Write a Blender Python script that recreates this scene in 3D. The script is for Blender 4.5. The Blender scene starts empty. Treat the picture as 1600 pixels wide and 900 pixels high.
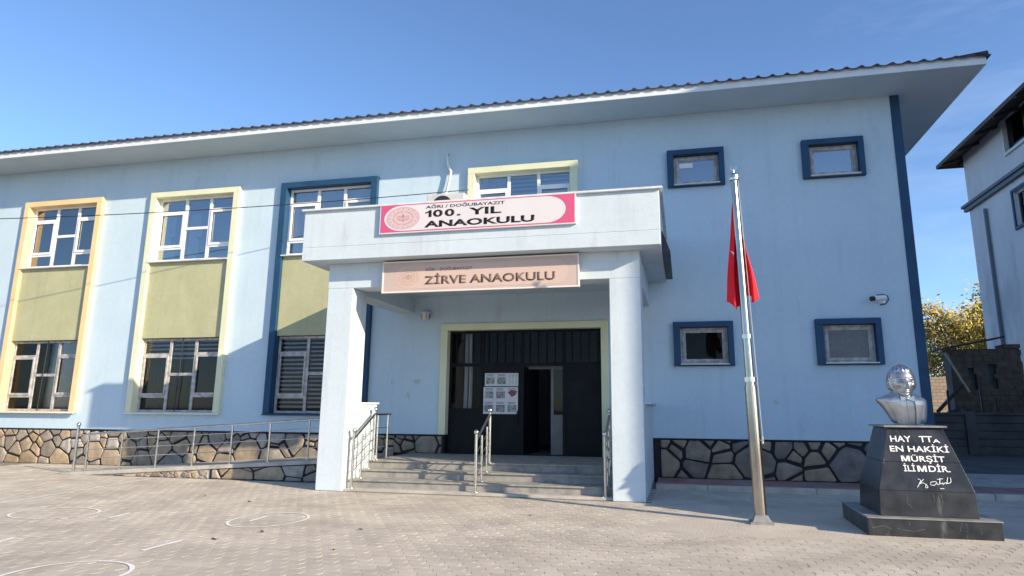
import bpy, bmesh, math, random
from mathutils import Vector, Matrix, noise
import numpy as np
random.seed(7)
D = bpy.data; SC = bpy.context.scene; COL = SC.collection

# ------------------------------------------------------------------ camera
F_PX, CX, CY = 1026.347, 830.308, 432.069
CAM = Vector((0.0, -15.27934, 1.6))
R_ = Vector((0.97507401, 0.22180561, 0.00574013))
U_ = Vector((0.03769864, -0.19110942, 0.98084453))
F_ = Vector((-0.21865382, 0.95617962, 0.1947076))
cd = D.cameras.new('camera'); cam = D.objects.new('camera', cd); COL.objects.link(cam)
cd.sensor_width = 36; cd.sensor_fit = 'HORIZONTAL'; cd.lens = F_PX / 1600 * 36
cd.shift_x = (800 - CX) / 1600; cd.shift_y = (CY - 450) / 1600
cd.clip_start = 0.05; cd.clip_end = 2000
m3 = Matrix((R_, U_, -F_)).transposed()
cam.matrix_world = Matrix.Translation(CAM) @ m3.to_4x4()
SC.camera = cam
SC.view_settings.view_transform = 'Standard'; SC.view_settings.look = 'None'
SC.view_settings.exposure = 0.82; SC.view_settings.gamma = 1.0

# ------------------------------------------------------------------ light
SUN = Vector((2.3, -1.0, 0.94)).normalized()
elev = math.asin(SUN.z); azim = math.atan2(SUN.x, SUN.y)
W = D.worlds.new('World'); SC.world = W; W.use_nodes = True
nt = W.node_tree; nt.nodes.clear()
def N(t, ty, **k):
    n = t.nodes.new(ty)
    for a, b in k.items(): setattr(n, a, b)
    return n
sky = N(nt, 'ShaderNodeTexSky', sky_type='NISHITA', sun_disc=False)
sky.sun_elevation = elev; sky.sun_rotation = azim
sky.air_density = 1.0; sky.dust_density = 1.3; sky.ozone_density = 4.5; sky.altitude = 1600
tint = N(nt, 'ShaderNodeMix', data_type='RGBA', blend_type='MULTIPLY'); tint.inputs[0].default_value = 1; tint.inputs[7].default_value = (1.03, 1.0, .98, 1)
bg = N(nt, 'ShaderNodeBackground'); bg.inputs[1].default_value = 0.15
out = N(nt, 'ShaderNodeOutputWorld')
tc = N(nt, 'ShaderNodeTexCoord')
mp = N(nt, 'ShaderNodeMapping'); mp.inputs['Scale'].default_value = (2.2, 2.2, 9.0); mp.inputs['Rotation'].default_value = (0.25, 0.1, 0.3)
cn = N(nt, 'ShaderNodeTexNoise'); cn.inputs['Scale'].default_value = 1.3; cn.inputs['Detail'].default_value = 7; cn.inputs['Roughness'].default_value = 0.62
cr = N(nt, 'ShaderNodeValToRGB'); cr.color_ramp.elements[0].position = 0.46; cr.color_ramp.elements[1].position = 0.85
cr.color_ramp.elements[1].color = (0.16, 0.16, 0.16, 1)
mx = N(nt, 'ShaderNodeMix', data_type='RGBA'); mx.inputs[7].default_value = (5.2, 5.8, 6.8, 1)
nt.links.new(tc.outputs['Generated'], mp.inputs[0]); nt.links.new(mp.outputs[0], cn.inputs['Vector'])
dp = N(nt, 'ShaderNodeVectorMath', operation='DOT_PRODUCT'); dp.inputs[1].default_value = Vector((.52, .80, .28)).normalized()
mr = N(nt, 'ShaderNodeMapRange', interpolation_type='SMOOTHSTEP'); mr.inputs['From Min'].default_value = .82; mr.inputs['From Max'].default_value = .99
ml = N(nt, 'ShaderNodeMath', operation='MULTIPLY')
nt.links.new(tc.outputs['Generated'], dp.inputs[0]); nt.links.new(dp.outputs['Value'], mr.inputs[0])
nt.links.new(cn.outputs[0], cr.inputs[0]); nt.links.new(cr.outputs[0], ml.inputs[0]); nt.links.new(mr.outputs[0], ml.inputs[1]); nt.links.new(ml.outputs[0], mx.inputs[0])
nt.links.new(sky.outputs[0], mx.inputs[6]); nt.links.new(mx.outputs[2], tint.inputs[6]); nt.links.new(tint.outputs[2], bg.inputs[0]); nt.links.new(bg.outputs[0], out.inputs[0])
sl = D.lights.new('sun', 'SUN'); sl.energy = 4.55; sl.angle = math.radians(0.53); sl.color = (1.0, 0.84, 0.61)
so = D.objects.new('sun', sl); COL.objects.link(so); so.rotation_euler = SUN.to_track_quat('Z', 'Y').to_euler(); so.location = (20, -20, 20)

# ------------------------------------------------------------------ materials
def mat(name, c1, c2=None, rough=0.7, metal=0.0, scale=2.0, bump=0.0, bscale=40.0, spec=0.4, rnd=None, detail=4, lo=.35, hi=.65,
        stain=None, stretch=(1, 1, 1), streak=0):
    m = D.materials.new(name); m.use_nodes = True; t = m.node_tree; b = t.nodes['Principled BSDF']
    b.inputs['Roughness'].default_value = rough; b.inputs['Metallic'].default_value = metal
    b.inputs['Specular IOR Level'].default_value = spec
    g = N(t, 'ShaderNodeNewGeometry'); mpp = N(t, 'ShaderNodeMapping'); mpp.inputs['Scale'].default_value = stretch
    t.links.new(g.outputs['Position'], mpp.inputs[0])
    col = None
    if c2 is not None:
        n = N(t, 'ShaderNodeTexNoise'); n.inputs['Scale'].default_value = scale; n.inputs['Detail'].default_value = detail
        r = N(t, 'ShaderNodeValToRGB'); r.color_ramp.elements[0].position = lo; r.color_ramp.elements[1].position = hi
        r.color_ramp.elements[0].color = (*c1, 1); r.color_ramp.elements[1].color = (*c2, 1)
        t.links.new(mpp.outputs[0], n.inputs['Vector']); t.links.new(n.outputs[0], r.inputs[0]); col = r.outputs[0]
    else: b.inputs['Base Color'].default_value = (*c1, 1)
    if rnd:                                   # list of colours picked per object / island
        oi = N(t, 'ShaderNodeObjectInfo') if rnd[0] == 'obj' else g
        rr = N(t, 'ShaderNodeValToRGB'); rr.color_ramp.interpolation = 'CONSTANT' if rnd[0] == 'obj' else 'LINEAR'
        cs = rnd[1]
        while len(rr.color_ramp.elements) < len(cs): rr.color_ramp.elements.new(0.5)
        for i, c in enumerate(cs):
            rr.color_ramp.elements[i].position = i / len(cs); rr.color_ramp.elements[i].color = (*c, 1)
        t.links.new((oi.outputs['Random'] if rnd[0] == 'obj' else g.outputs['Random Per Island']), rr.inputs[0])
        if col is not None:
            mm = N(t, 'ShaderNodeMix', data_type='RGBA', blend_type='MULTIPLY'); mm.inputs[0].default_value = 1
            t.links.new(rr.outputs[0], mm.inputs[6]); t.links.new(col, mm.inputs[7]); col = mm.outputs[2]
        else: col = rr.outputs[0]
    if stain:                                 # (colour, scale, threshold, stretch)
        sm = N(t, 'ShaderNodeMapping'); sm.inputs['Scale'].default_value = stain[3]
        sn = N(t, 'ShaderNodeTexNoise'); sn.inputs['Scale'].default_value = stain[1]; sn.inputs['Detail'].default_value = 6; sn.inputs['Roughness'].default_value = .6
        sr = N(t, 'ShaderNodeValToRGB'); sr.color_ramp.elements[0].position = stain[2]; sr.color_ramp.elements[1].position = min(1, stain[2] + .14)
        sx = N(t, 'ShaderNodeMix', data_type='RGBA'); sx.inputs[7].default_value = (*stain[0], 1)
        t.links.new(g.outputs['Position'], sm.inputs[0]); t.links.new(sm.outputs[0], sn.inputs['Vector']); t.links.new(sn.outputs[0], sr.inputs[0])
        t.links.new(sr.outputs[0], sx.inputs[0])
        if col is not None: t.links.new(col, sx.inputs[6])
        else: sx.inputs[6].default_value = (*c1, 1)
        col = sx.outputs[2]
    if streak:
        sm = N(t, 'ShaderNodeMapping'); sm.inputs['Scale'].default_value = (2.6, 2.6, .16)
        sn = N(t, 'ShaderNodeTexNoise'); sn.inputs['Scale'].default_value = 1.5; sn.inputs['Detail'].default_value = 8; sn.inputs['Roughness'].default_value = .68
        s2 = N(t, 'ShaderNodeTexNoise'); s2.inputs['Scale'].default_value = 9; s2.inputs['Detail'].default_value = 6
        sr = N(t, 'ShaderNodeMapRange'); sr.inputs['From Min'].default_value = .52; sr.inputs['From Max'].default_value = .75; sr.inputs['To Min'].default_value = 1; sr.inputs['To Max'].default_value = 1 - streak
        s3 = N(t, 'ShaderNodeMapRange'); s3.inputs['From Min'].default_value = .3; s3.inputs['From Max'].default_value = .7; s3.inputs['To Min'].default_value = 1 - streak * .35; s3.inputs['To Max'].default_value = 1 + streak * .2
        mu = N(t, 'ShaderNodeMath', operation='MULTIPLY'); vm = N(t, 'ShaderNodeVectorMath', operation='SCALE')
        t.links.new(g.outputs['Position'], sm.inputs[0]); t.links.new(sm.outputs[0], sn.inputs['Vector']); t.links.new(sn.outputs[0], sr.inputs[0])
        t.links.new(g.outputs['Position'], s2.inputs['Vector']); t.links.new(s2.outputs[0], s3.inputs[0]); t.links.new(sr.outputs[0], mu.inputs[0]); t.links.new(s3.outputs[0], mu.inputs[1])
        t.links.new(col, vm.inputs[0]); t.links.new(mu.outputs[0], vm.inputs['Scale']); col = vm.outputs[0]
    if col is not None: t.links.new(col, b.inputs['Base Color'])
    if bump:
        bn = N(t, 'ShaderNodeTexNoise'); bn.inputs['Scale'].default_value = bscale; bn.inputs['Detail'].default_value = 5
        bb = N(t, 'ShaderNodeBump'); bb.inputs['Strength'].default_value = bump; bb.inputs['Distance'].default_value = 0.02
        t.links.new(g.outputs['Position'], bn.inputs['Vector']); t.links.new(bn.outputs[0], bb.inputs['Height']); t.links.new(bb.outputs[0], b.inputs['Normal'])
    return m
def glass(name, tint, fac=0.12, ior=1.4):
    m = D.materials.new(name); m.use_nodes = True; t = m.node_tree; t.nodes.clear()
    o = N(t, 'ShaderNodeOutputMaterial'); tr = N(t, 'ShaderNodeBsdfTransparent'); tr.inputs[0].default_value = (*tint, 1)
    gl = N(t, 'ShaderNodeBsdfGlossy'); gl.inputs[1].default_value = 0.03; fr = N(t, 'ShaderNodeFresnel'); fr.inputs[0].default_value = ior
    ad = N(t, 'ShaderNodeMath', operation='ADD'); ad.inputs[1].default_value = fac
    bn = N(t, 'ShaderNodeTexNoise'); bn.inputs['Scale'].default_value = 1.6; bb = N(t, 'ShaderNodeBump'); bb.inputs['Strength'].default_value = .05
    g = N(t, 'ShaderNodeNewGeometry'); t.links.new(g.outputs['Position'], bn.inputs['Vector']); t.links.new(bn.outputs[0], bb.inputs['Height']); t.links.new(bb.outputs[0], gl.inputs['Normal'])
    ms = N(t, 'ShaderNodeMixShader'); t.links.new(fr.outputs[0], ad.inputs[0]); t.links.new(ad.outputs[0], ms.inputs[0])
    t.links.new(tr.outputs[0], ms.inputs[1]); t.links.new(gl.outputs[0], ms.inputs[2]); t.links.new(ms.outputs[0], o.inputs[0]); return m
M = {}
M['wall'] = mat('blue_render', (.495, .625, .72), (.53, .655, .745), .85, scale=.9, bump=.25, bscale=55, stain=((.45, .54, .62), 1.3, .62, (1, 1, .35)), streak=.09)
M['porch'] = mat('pale_blue_render', (.55, .635, .69), (.585, .665, .72), .85, scale=1.1, bump=.22, bscale=60, stain=((.49, .55, .58), 1.6, .60, (1.5, 1.5, .4)), streak=.10)
M['soffit'] = mat('soffit_paint', (.50, .61, .67), (.55, .65, .70), .9, scale=1.2, bump=.1)
M['fascia'] = mat('fascia_paint', (.66, .71, .74), (.74, .78, .8), .7, scale=3, bump=.1, stain=((.52, .55, .56), 3, .62, (1, 1, 3)))
M['navy'] = mat('navy_paint', (.010, .052, .12), (.015, .066, .145), .6, scale=2, bump=.15)
M['yellow'] = mat('yellow_orange_paint', (.76, .55, .29), (.80, .61, .34), .75, scale=1.5, bump=.15)
M['cream'] = mat('cream_green_paint', (.66, .68, .47), (.72, .73, .53), .75, scale=1.5, bump=.15)
M['panel'] = mat('olive_green_render', (.41, .41, .25), (.45, .45, .28), .85, scale=1.4, bump=.2, stain=((.50, .47, .31), 1.2, .56, (1, 1, 1)), streak=.12)
M['mortar'] = mat('black_mortar', (.012, .013, .02), (.022, .022, .03), .8, scale=8, bump=.2)
M['stone'] = mat('cladding_stone', (.62, .6, .57), (1.0, .98, .95), .8, scale=5, detail=8, lo=.3, hi=.7, bump=.5, bscale=26,
                 rnd=('obj', [(.38, .31, .24), (.44, .35, .25), (.27, .24, .22), (.48, .45, .42), (.40, .31, .20), (.45, .35, .26), (.34, .30, .26), (.45, .36, .25), (.29, .26, .22), (.41, .36, .31)]))
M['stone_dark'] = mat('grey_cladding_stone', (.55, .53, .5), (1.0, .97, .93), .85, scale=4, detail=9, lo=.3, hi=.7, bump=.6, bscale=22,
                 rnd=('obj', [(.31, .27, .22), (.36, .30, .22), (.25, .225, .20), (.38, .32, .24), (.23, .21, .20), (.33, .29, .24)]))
M['concrete'] = mat('worn_concrete', (.40, .37, .33), (.52, .48, .43), .9, scale=3.5, detail=8, bump=.3, bscale=35, stain=((.30, .28, .26), 2.2, .58, (1, 1, 1)))
M['step'] = mat('step_stone', (.25, .24, .225), (.34, .325, .30), .8, scale=6, detail=9, bump=.2, bscale=50, stain=((.17, .165, .155), 4, .56, (1, 1, 1)))
M['paver'] = mat('concrete_paver', (.80, .78, .76), (1.05, 1.03, 1.0), .92, scale=1.1, detail=8, bump=.35, bscale=90,
                 rnd=('isl', [(.53, .48, .42), (.57, .515, .45), (.51, .465, .405), (.58, .53, .46)]), stain=((.44, .40, .35), .8, .6, (1, 1, 1)))
M['paver_o'] = mat('concrete_paver_single', (.80, .78, .76), (1.05, 1.03, 1.0), .92, scale=1.1, detail=8, bump=.35, bscale=90,
                 rnd=('obj', [(.53, .48, .42), (.54, .49, .43), (.57, .515, .45), (.53, .485, .42), (.51, .465, .405), (.58, .53, .46)]), stain=((.44, .40, .35), .8, .6, (1, 1, 1)))
M['joint'] = mat('joint_sand', (.20, .18, .155), (.30, .27, .235), .95, scale=4, bump=.3)
M['sand'] = mat('dusty_sand', (.50, .44, .37), (.58, .52, .44), .95, scale=1.6, detail=8, bump=.5, bscale=30, stain=((.44, .39, .34), 1.1, .56, (1, 1, 1)))
M['earth'] = mat('dark_asphalt', (.09, .09, .09), (.14, .135, .13), .95, scale=1, bump=.3)
M['red'] = mat('red_paving', (.30, .15, .14), (.38, .21, .19), .9, scale=3, bump=.25, rnd=('obj', [(.9, .95, 1), (1, 1, 1), (.8, .95, 1.0), (1.1, 1, .95)]), stain=((.36, .32, .29), 1.2, .55, (1, 1, 1)))
M['white'] = mat('white_pvc', (.80, .81, .82), (.86, .87, .87), .35, scale=4, spec=.5)
M['pvcfilm'] = mat('pvc_with_worn_film', (.33, .315, .305), (.50, .485, .475), .5, scale=8, detail=6, lo=.42, hi=.6, stain=((.20, .17, .16), 22, .64, (1, 1, 1)))
M['coping'] = mat('coping_slab', (.60, .62, .64), (.72, .73, .74), .6, scale=4)
M['steel'] = mat('brushed_steel', (.58, .57, .55), (.70, .69, .67), .22, metal=1, scale=9)
M['polesteel'] = mat('pole_steel', (.36, .33, .29), (.50, .47, .43), .2, metal=1, scale=5, stretch=(1, 1, .4))
M['platesteel'] = mat('dusty_plate_steel', (.25, .245, .24), (.34, .33, .32), .6, metal=.3, scale=8)
M['roof'] = mat('dark_metal_tile', (.035, .035, .05), (.06, .055, .07), .5, scale=3)
M['black'] = mat('black_marble', (.016, .018, .022), (.04, .042, .046), .32, scale=5, detail=9, spec=.5, bump=.05,
                 stain=((.15, .15, .145), 2.6, .6, (2.4, 2.4, .55)))
M['marbletop'] = mat('dusty_marble_top', (.20, .20, .20), (.30, .30, .29), .5, scale=6, detail=8)
M['vein'] = mat('limescale', (.20, .195, .185), None, .8)
M['silver'] = mat('silver_paint', (.44, .455, .475), (.56, .57, .585), .36, metal=.75, scale=7)
M['darkmetal'] = mat('black_door_metal', (.006, .007, .010), (.010, .011, .015), .5, scale=3, spec=.15)
M['hall'] = mat('hall_interior', (.12, .12, .125), None, .9)
M['room'] = mat('room_interior', (.42, .47, .52), (.5, .55, .6), .9, scale=1)
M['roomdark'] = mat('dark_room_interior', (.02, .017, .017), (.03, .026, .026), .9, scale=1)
M['blind'] = mat('zebra_blind', (.66, .68, .70), (.72, .74, .75), .8, scale=3)
M['curtain'] = mat('net_curtain', (.74, .76, .77), (.82, .83, .83), .85, scale=3)
M['palegrey'] = mat('pale_grey_door', (.62, .62, .62), None, .5)
M['dimgrey'] = mat('dull_grey_door', (.17, .17, .17), (.21, .21, .21), .6)
M['glass_up'] = glass('sky_glass', (.86, .89, .91), .24)
M['glass_low'] = glass('dark_glass', (.74, .74, .76), 0.0, 1.33)
M['glass_door'] = glass('door_glass', (.75, .75, .77), 0.0, 1.2)
M['glass_frost'] = mat('frosted_glass', (.10, .11, .12), (.18, .18, .18), .25, scale=40, bump=.3, bscale=70)
M['redcloth'] = mat('red_flag_cloth', (.78, .008, .02), (.85, .012, .03), .75, scale=3)
M['whiteprint'] = mat('white_print', (.82, .80, .80), None, .6)
M['pink'] = mat('pink_sign_print', (.60, .085, .20), (.63, .10, .22), .4, scale=2)
M['lightpink'] = mat('light_pink_print', (.67, .63, .64), (.69, .65, .66), .4, scale=2)
M['emblempink'] = mat('emblem_pink', (.66, .47, .48), None, .5)
M['emblemline'] = mat('emblem_line', (.36, .16, .17), None, .5)
M['ink'] = mat('black_print', (.012, .010, .012), None, .5)
M['fadedsign'] = mat('faded_salmon_print', (.52, .405, .35), (.56, .445, .39), .5, scale=2, stain=((.60, .44, .38), 1.5, .6, (1, 1, 1)))
M['fadedpill'] = mat('faded_pale_print', (.61, .455, .39), None, .5)
M['fadedink'] = mat('faded_brown_print', (.17, .11, .085), None, .6)
M['fadedline'] = mat('faded_emblem_line', (.46, .24, .18), None, .6)
M['fadededge'] = mat('sign_edge_white', (.78, .70, .66), None, .5)
M['paint'] = mat('worn_white_paint', (.78, .77, .75), (.86, .85, .83), .9, scale=5)
M['nplaster'] = mat('grey_plaster', (.62, .58, .585), (.69, .65, .65), .9, scale=.5, bump=.3, bscale=20, stain=((.50, .48, .50), .6, .55, (1, 1, .4)), streak=.10)
M['nband'] = mat('grey_cornice', (.16, .19, .22), None, .8)
M['nroof'] = mat('brown_roof_sheet', (.075, .05, .048), (.10, .065, .06), .7, scale=2)
M['wood'] = mat('dark_wood', (.06, .045, .04), None, .8)
M['palewood'] = mat('pale_timber', (.42, .36, .26), (.5, .43, .32), .8, scale=4)
M['fence'] = mat('dark_concrete', (.10, .095, .09), (.15, .14, .13), .95, scale=1.5, bump=.3)
M['shed'] = mat('rough_masonry', (.13, .09, .065), (.20, .14, .10), .95, scale=4, bump=.4)
M['leaf'] = mat('autumn_leaf', (.46, .33, .06), (.66, .52, .14), .8, scale=1.2, rnd=('isl', [(1, 1, 1), (.7, .75, .8), (1.2, 1.1, 1), (.55, .6, .6)]))
M['bark'] = mat('bark', (.14, .11, .09), (.2, .16, .13), .9, scale=6)
M['cable'] = mat('black_cable', (.02, .02, .02), None, .6)
M['hose'] = mat('white_hose', (.75, .75, .72), None, .5)
M['ac'] = mat('air_conditioner_casing', (.55, .54, .50), (.62, .61, .57), .5, scale=3)
M['dark'] = mat('dark_plastic', (.03, .03, .035), None, .5)
M['plasterscar'] = mat('bare_filler', (.36, .38, .38), (.62, .64, .64), .9, scale=30)
M['print_a'] = mat('poster_grey_photo', (.12, .13, .13), (.4, .42, .42), .6, scale=25)
M['print_b'] = mat('poster_colour_photo', (.10, .09, .11), (.42, .37, .40), .6, scale=30)
M['print_c'] = mat('poster_red_print', (.20, .07, .09), None, .6)
M['poster'] = mat('poster_paper', (.55, .58, .62), (.62, .64, .66), .6, scale=4)
# brick material for the far garden wall (too far to tell bricks apart)
def brickmat():
    m = mat('far_brick', (.3, .25, .2), None, .9); t = m.node_tree; b = t.nodes['Principled BSDF']
    k = N(t, 'ShaderNodeTexBrick'); k.inputs['Scale'].default_value = 1.0; k.inputs['Brick Width'].default_value = .42; k.inputs['Row Height'].default_value = .2
    k.inputs['Mortar Size'].default_value = .018
    k.inputs['Color1'].default_value = (.42, .33, .24, 1); k.inputs['Color2'].default_value = (.33, .27, .2, 1); k.inputs['Mortar'].default_value = (.2, .17, .14, 1)
    g = N(t, 'ShaderNodeNewGeometry'); mpn = N(t, 'ShaderNodeMapping'); mpn.inputs['Rotation'].default_value = (math.radians(90), 0, 0)
    t.links.new(g.outputs['Position'], mpn.inputs[0]); t.links.new(mpn.outputs[0], k.inputs['Vector']); t.links.new(k.outputs[0], b.inputs['Base Color']); return m
M['brick'] = brickmat()

# ------------------------------------------------------------------ builders
class MB:
    def __init__(s): s.v = []; s.f = []
    def quad(s, a, b, c, d): i = len(s.v); s.v += [a, b, c, d]; s.f.append((i, i + 1, i + 2, i + 3)); return s
    def poly(s, pts): i = len(s.v); s.v += list(pts); s.f.append(tuple(range(i, i + len(pts)))); return s
    def box(s, x0, x1, y0, y1, z0, z1):
        i = len(s.v); s.v += [(x, y, z) for x in (x0, x1) for y in (y0, y1) for z in (z0, z1)]
        for f in ((0, 1, 3, 2), (4, 6, 7, 5), (0, 4, 5, 1), (2, 3, 7, 6), (0, 2, 6, 4), (1, 5, 7, 3)): s.f.append(tuple(i + k for k in f))
        return s
    def hexa(s, lo, hi):          # two quads (4 points each), lower and upper
        i = len(s.v); s.v += list(lo) + list(hi); s.f += [(i + 3, i + 2, i + 1, i), (i + 4, i + 5, i + 6, i + 7)]
        for k in range(4): s.f.append((i + k, i + (k + 1) % 4, i + 4 + (k + 1) % 4, i + 4 + k))
        return s
    def prism(s, pts, y0, y1, inset=0.0):   # polygon in xz (counter-clockwise seen from -Y), front face at y0
        n = len(pts); i = len(s.v); cx = sum(p[0] for p in pts) / n; cz = sum(p[1] for p in pts) / n
        s.v += [(x, y1, z) for x, z in pts]
        if inset:
            s.v += [(x, y0 + inset, z) for x, z in pts]
            fr = []
            for x, z in pts:
                d = math.hypot(x - cx, z - cz) or 1; fr.append((x - (x - cx) / d * inset, y0, z - (z - cz) / d * inset))
            s.v += fr; rings = 3
        else: s.v += [(x, y0, z) for x, z in pts]; rings = 2
        for r in range(rings - 1):
            for k in range(n): a = i + r * n + k; b = i + r * n + (k + 1) % n; s.f.append((a, b, b + n, a + n))
        s.f.append(tuple(i + (rings - 1) * n + k for k in range(n))); return s
    def tube(s, pts, r, seg=8, caps=True):
        pts = [Vector(p) for p in pts]; rr = r if isinstance(r, (list, tuple)) else [r] * len(pts); i0 = len(s.v)
        for k, p in enumerate(pts):
            d = (pts[min(k + 1, len(pts) - 1)] - pts[max(k - 1, 0)]).normalized()
            a = d.orthogonal().normalized() if abs(d.z) < .9 else Vector((1, 0, 0)); a = (a - d * a.dot(d)).normalized()
            if abs(d.z) < .9: a = Vector((0, 0, 1)); a = (a - d * a.dot(d)).normalized()
            b = d.cross(a)
            for j in range(seg): t = 2 * math.pi * j / seg; s.v.append(tuple(p + (a * math.cos(t) + b * math.sin(t)) * rr[k]))
        for k in range(len(pts) - 1):
            for j in range(seg):
                a = i0 + k * seg + j; b = i0 + k * seg + (j + 1) % seg; s.f.append((a, b, b + seg, a + seg))
        if caps: s.f.append(tuple(i0 + j for j in range(seg))[::-1]); s.f.append(tuple(i0 + (len(pts) - 1) * seg + j for j in range(seg)))
        return s
    def lathe(s, c, prof, seg=16):
        i0 = len(s.v)
        for r, z in prof:
            for j in range(seg): t = 2 * math.pi * j / seg; s.v.append((c[0] + r * math.cos(t), c[1] + r * math.sin(t), c[2] + z))
        for k in range(len(prof) - 1):
            for j in range(seg): a = i0 + k * seg + j; b = i0 + k * seg + (j + 1) % seg; s.f.append((a, b, b + seg, a + seg))
        return s
    def ball(s, c, r, seg=12):
        return s.lathe(c, [(max(1e-4, r * math.sin(math.pi * k / 8)), -r * math.cos(math.pi * k / 8)) for k in range(9)], seg)
def base_of(o):
    v = Vector((0, 0, 0))
    while o: v += o.location; o = o.parent
    return v
def mk(name, mb, m, parent=None, label=None, cat=None, group=None, kind=None, smooth=False, bev=0, base=None, recalc=True):
    me = D.meshes.new(name); off = Vector((0, 0, 0))
    if parent: off = base_of(parent)
    elif base is not None: off = Vector(base)
    me.from_pydata([tuple(Vector(v) - off) for v in mb.v], [], mb.f); me.materials.append(m)
    if recalc:
        bm = bmesh.new(); bm.from_mesh(me)
        if smooth: bmesh.ops.remove_doubles(bm, verts=bm.verts, dist=1e-5)
        bmesh.ops.recalc_face_normals(bm, faces=bm.faces); bm.to_mesh(me); bm.free()
    o = D.objects.new(name, me); COL.objects.link(o)
    if parent: o.parent = parent
    elif base is not None: o.location = off
    if smooth:
        for p in me.polygons: p.use_smooth = True
    if bev:
        b = o.modifiers.new('bevel', 'BEVEL'); b.width = bev; b.segments = 2; b.limit_method = 'ANGLE'; b.angle_limit = math.radians(40)
    tag(o, label, cat, group, kind); return o
def tag(o, label=None, cat=None, group=None, kind=None):
    if label: o['label'] = label
    if cat: o['category'] = cat
    if group: o['group'] = group
    if kind: o['kind'] = kind
    return o
def thing(name, loc, label, cat, group=None, kind=None):
    o = D.objects.new(name, None); COL.objects.link(o); o.location = loc; o.empty_display_size = .2
    return tag(o, label, cat, group, kind)
def text(name, s, x0, x1, z0, z1, y, m, parent, bold=0.0, depth=.004, xf=None):
    c = D.curves.new(name, 'FONT'); c.body = s; c.offset = bold; c.resolution_u = 3
    o = D.objects.new(name, c); COL.objects.link(o); bpy.context.view_layer.update()
    dg = bpy.context.evaluated_depsgraph_get(); me = D.meshes.new_from_object(o.evaluated_get(dg)); D.objects.remove(o)
    vs = [v.co.copy() for v in me.vertices]; ax = min(v.x for v in vs); bx = max(v.x for v in vs); ay = min(v.y for v in vs); by = max(v.y for v in vs)
    off = base_of(parent)
    for v in me.vertices:
        p = Vector((x0 + (v.co.x - ax) / (bx - ax) * (x1 - x0), y, z0 + (v.co.y - ay) / (by - ay) * (z1 - z0)))
        if xf: p = xf(p)
        v.co = p - off
    bm = bmesh.new(); bm.from_mesh(me)
    if depth:
        r = bmesh.ops.extrude_face_region(bm, geom=bm.faces[:]); nv = [g for g in r['geom'] if isinstance(g, bmesh.types.BMVert)]
        bmesh.ops.translate(bm, verts=nv, vec=(0, -depth, 0))
    bmesh.ops.recalc_face_normals(bm, faces=bm.faces); bm.to_mesh(me); bm.free()
    me.materials.clear(); me.materials.append(m); q = D.objects.new(name, me); COL.objects.link(q); q.parent = parent; return q
def proj(p):
    d = Vector(p) - CAM; z = d.dot(F_); return (CX + F_PX * d.dot(R_) / z, CY - F_PX * d.dot(U_) / z, z)

# ------------------------------------------------------------------ ground
mb = MB()
mb.quad((-400, -300, -.03), (400, -300, -.03), (400, 500, -.03), (-400, 500, -.03))
mk('ground', mb, M['earth'], kind='structure')
yard = mk('paved_yard', MB().box(-27, 12, -18, 1.0, -.025, -.0032), M['joint'], kind='structure')
PX, PY = .20, .165
def paver_poly(cx, cy, gap=.0035):
    pts = []
    n = 4
    hx, hy = PX / 2 - gap, PY / 2 - gap; A = .012
    tri = lambda u: A * (1 - 4 * abs((u % 1) - .5))           # period 1, +-A
    for k in range(n): pts.append((cx - hx + 2 * hx * k / n, cy - hy + tri(2 * k / n + .25)))
    for k in range(n): pts.append((cx + hx + tri(k / n + .0) - A * -1 * 0, cy - hy + 2 * hy * k / n + (tri(.25) if k == 0 else 0)))
    for k in range(n): pts.append((cx + hx - 2 * hx * k / n + (tri(0) if k == 0 else 0), cy + hy + tri(2 * (1 - k / n) + .25)))
    for k in range(n): pts.append((cx - hx + tri(1 - k / n), cy + hy - 2 * hy * k / n + (tri(.25) if k == 0 else 0)))
    pts[0] = (pts[0][0] + tri(0), pts[0][1])
    return pts
def in_yard(x, y):
    if y > -.02 or y < -13.5: return False
    if -7.05 > x > -14.6 and y > -2.12: return False                       # ramp
    if -7.05 <= x < -.60 and y > -3.34: return False                       # porch
    if x > -.62 and y > -1.42: return False                                # ledge
    if 2.3 < x < 3.78 and -5.52 < y < -4.2: return False
    if abs(x - 1.01) < .1 and abs(y + 5) < .1: return False
    return True
cells = []
for r in range(int(13.6 / PY)):
    y = -13.5 + r * PY
    for c in range(int(26.5 / PX)):
        x = -17.5 + c * PX + (PX / 2 if r % 2 else 0)
        if x > 9 or not in_yard(x, y): continue
        px, py, z = proj((x, y, 0)); vis = -10 < px < 1610 and py < 903
        cells.append((0 if vis else 1, z, x, y))
cells.sort()
one = MB(); pp = paver_poly(0, 0); n = len(pp)
def add_paver(mb, x, y, dz, tx, ty):
    i = len(mb.v)
    for k, s_, zz in ((0, 1.0, -.02), (1, 1.0, -.001), (2, .985, 0.0)):
        mb.v += [(x + a * s_, y + b * s_, zz + dz + (a * tx + b * ty if k else 0)) for a, b in pp]
    for r in range(2):
        for k in range(n): a = i + r * n + k; b = i + r * n + (k + 1) % n; mb.f.append((a, b, b + n, a + n))
    mb.f.append(tuple(i + 2 * n + k for k in range(n)))
rs = random.Random(3)
add_paver(one, 0, 0, 0, 0, 0)
pme = D.meshes.new('paver'); pme.from_pydata(one.v, [], one.f); pme.materials.append(M['paver_o'])
for _, z, x, y in cells[:290]:
    o = D.objects.new('paver', pme); o.location = (x, y, rs.uniform(-.0012, .0012)); o.rotation_euler = (rs.gauss(0, .006), rs.gauss(0, .006), rs.gauss(0, .006)); o.parent = yard; COL.objects.link(o)
rest = MB()
for _, z, x, y in cells[290:]: add_paver(rest, x, y, rs.uniform(-.0012, .0012), rs.gauss(0, .006), rs.gauss(0, .006))
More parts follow.
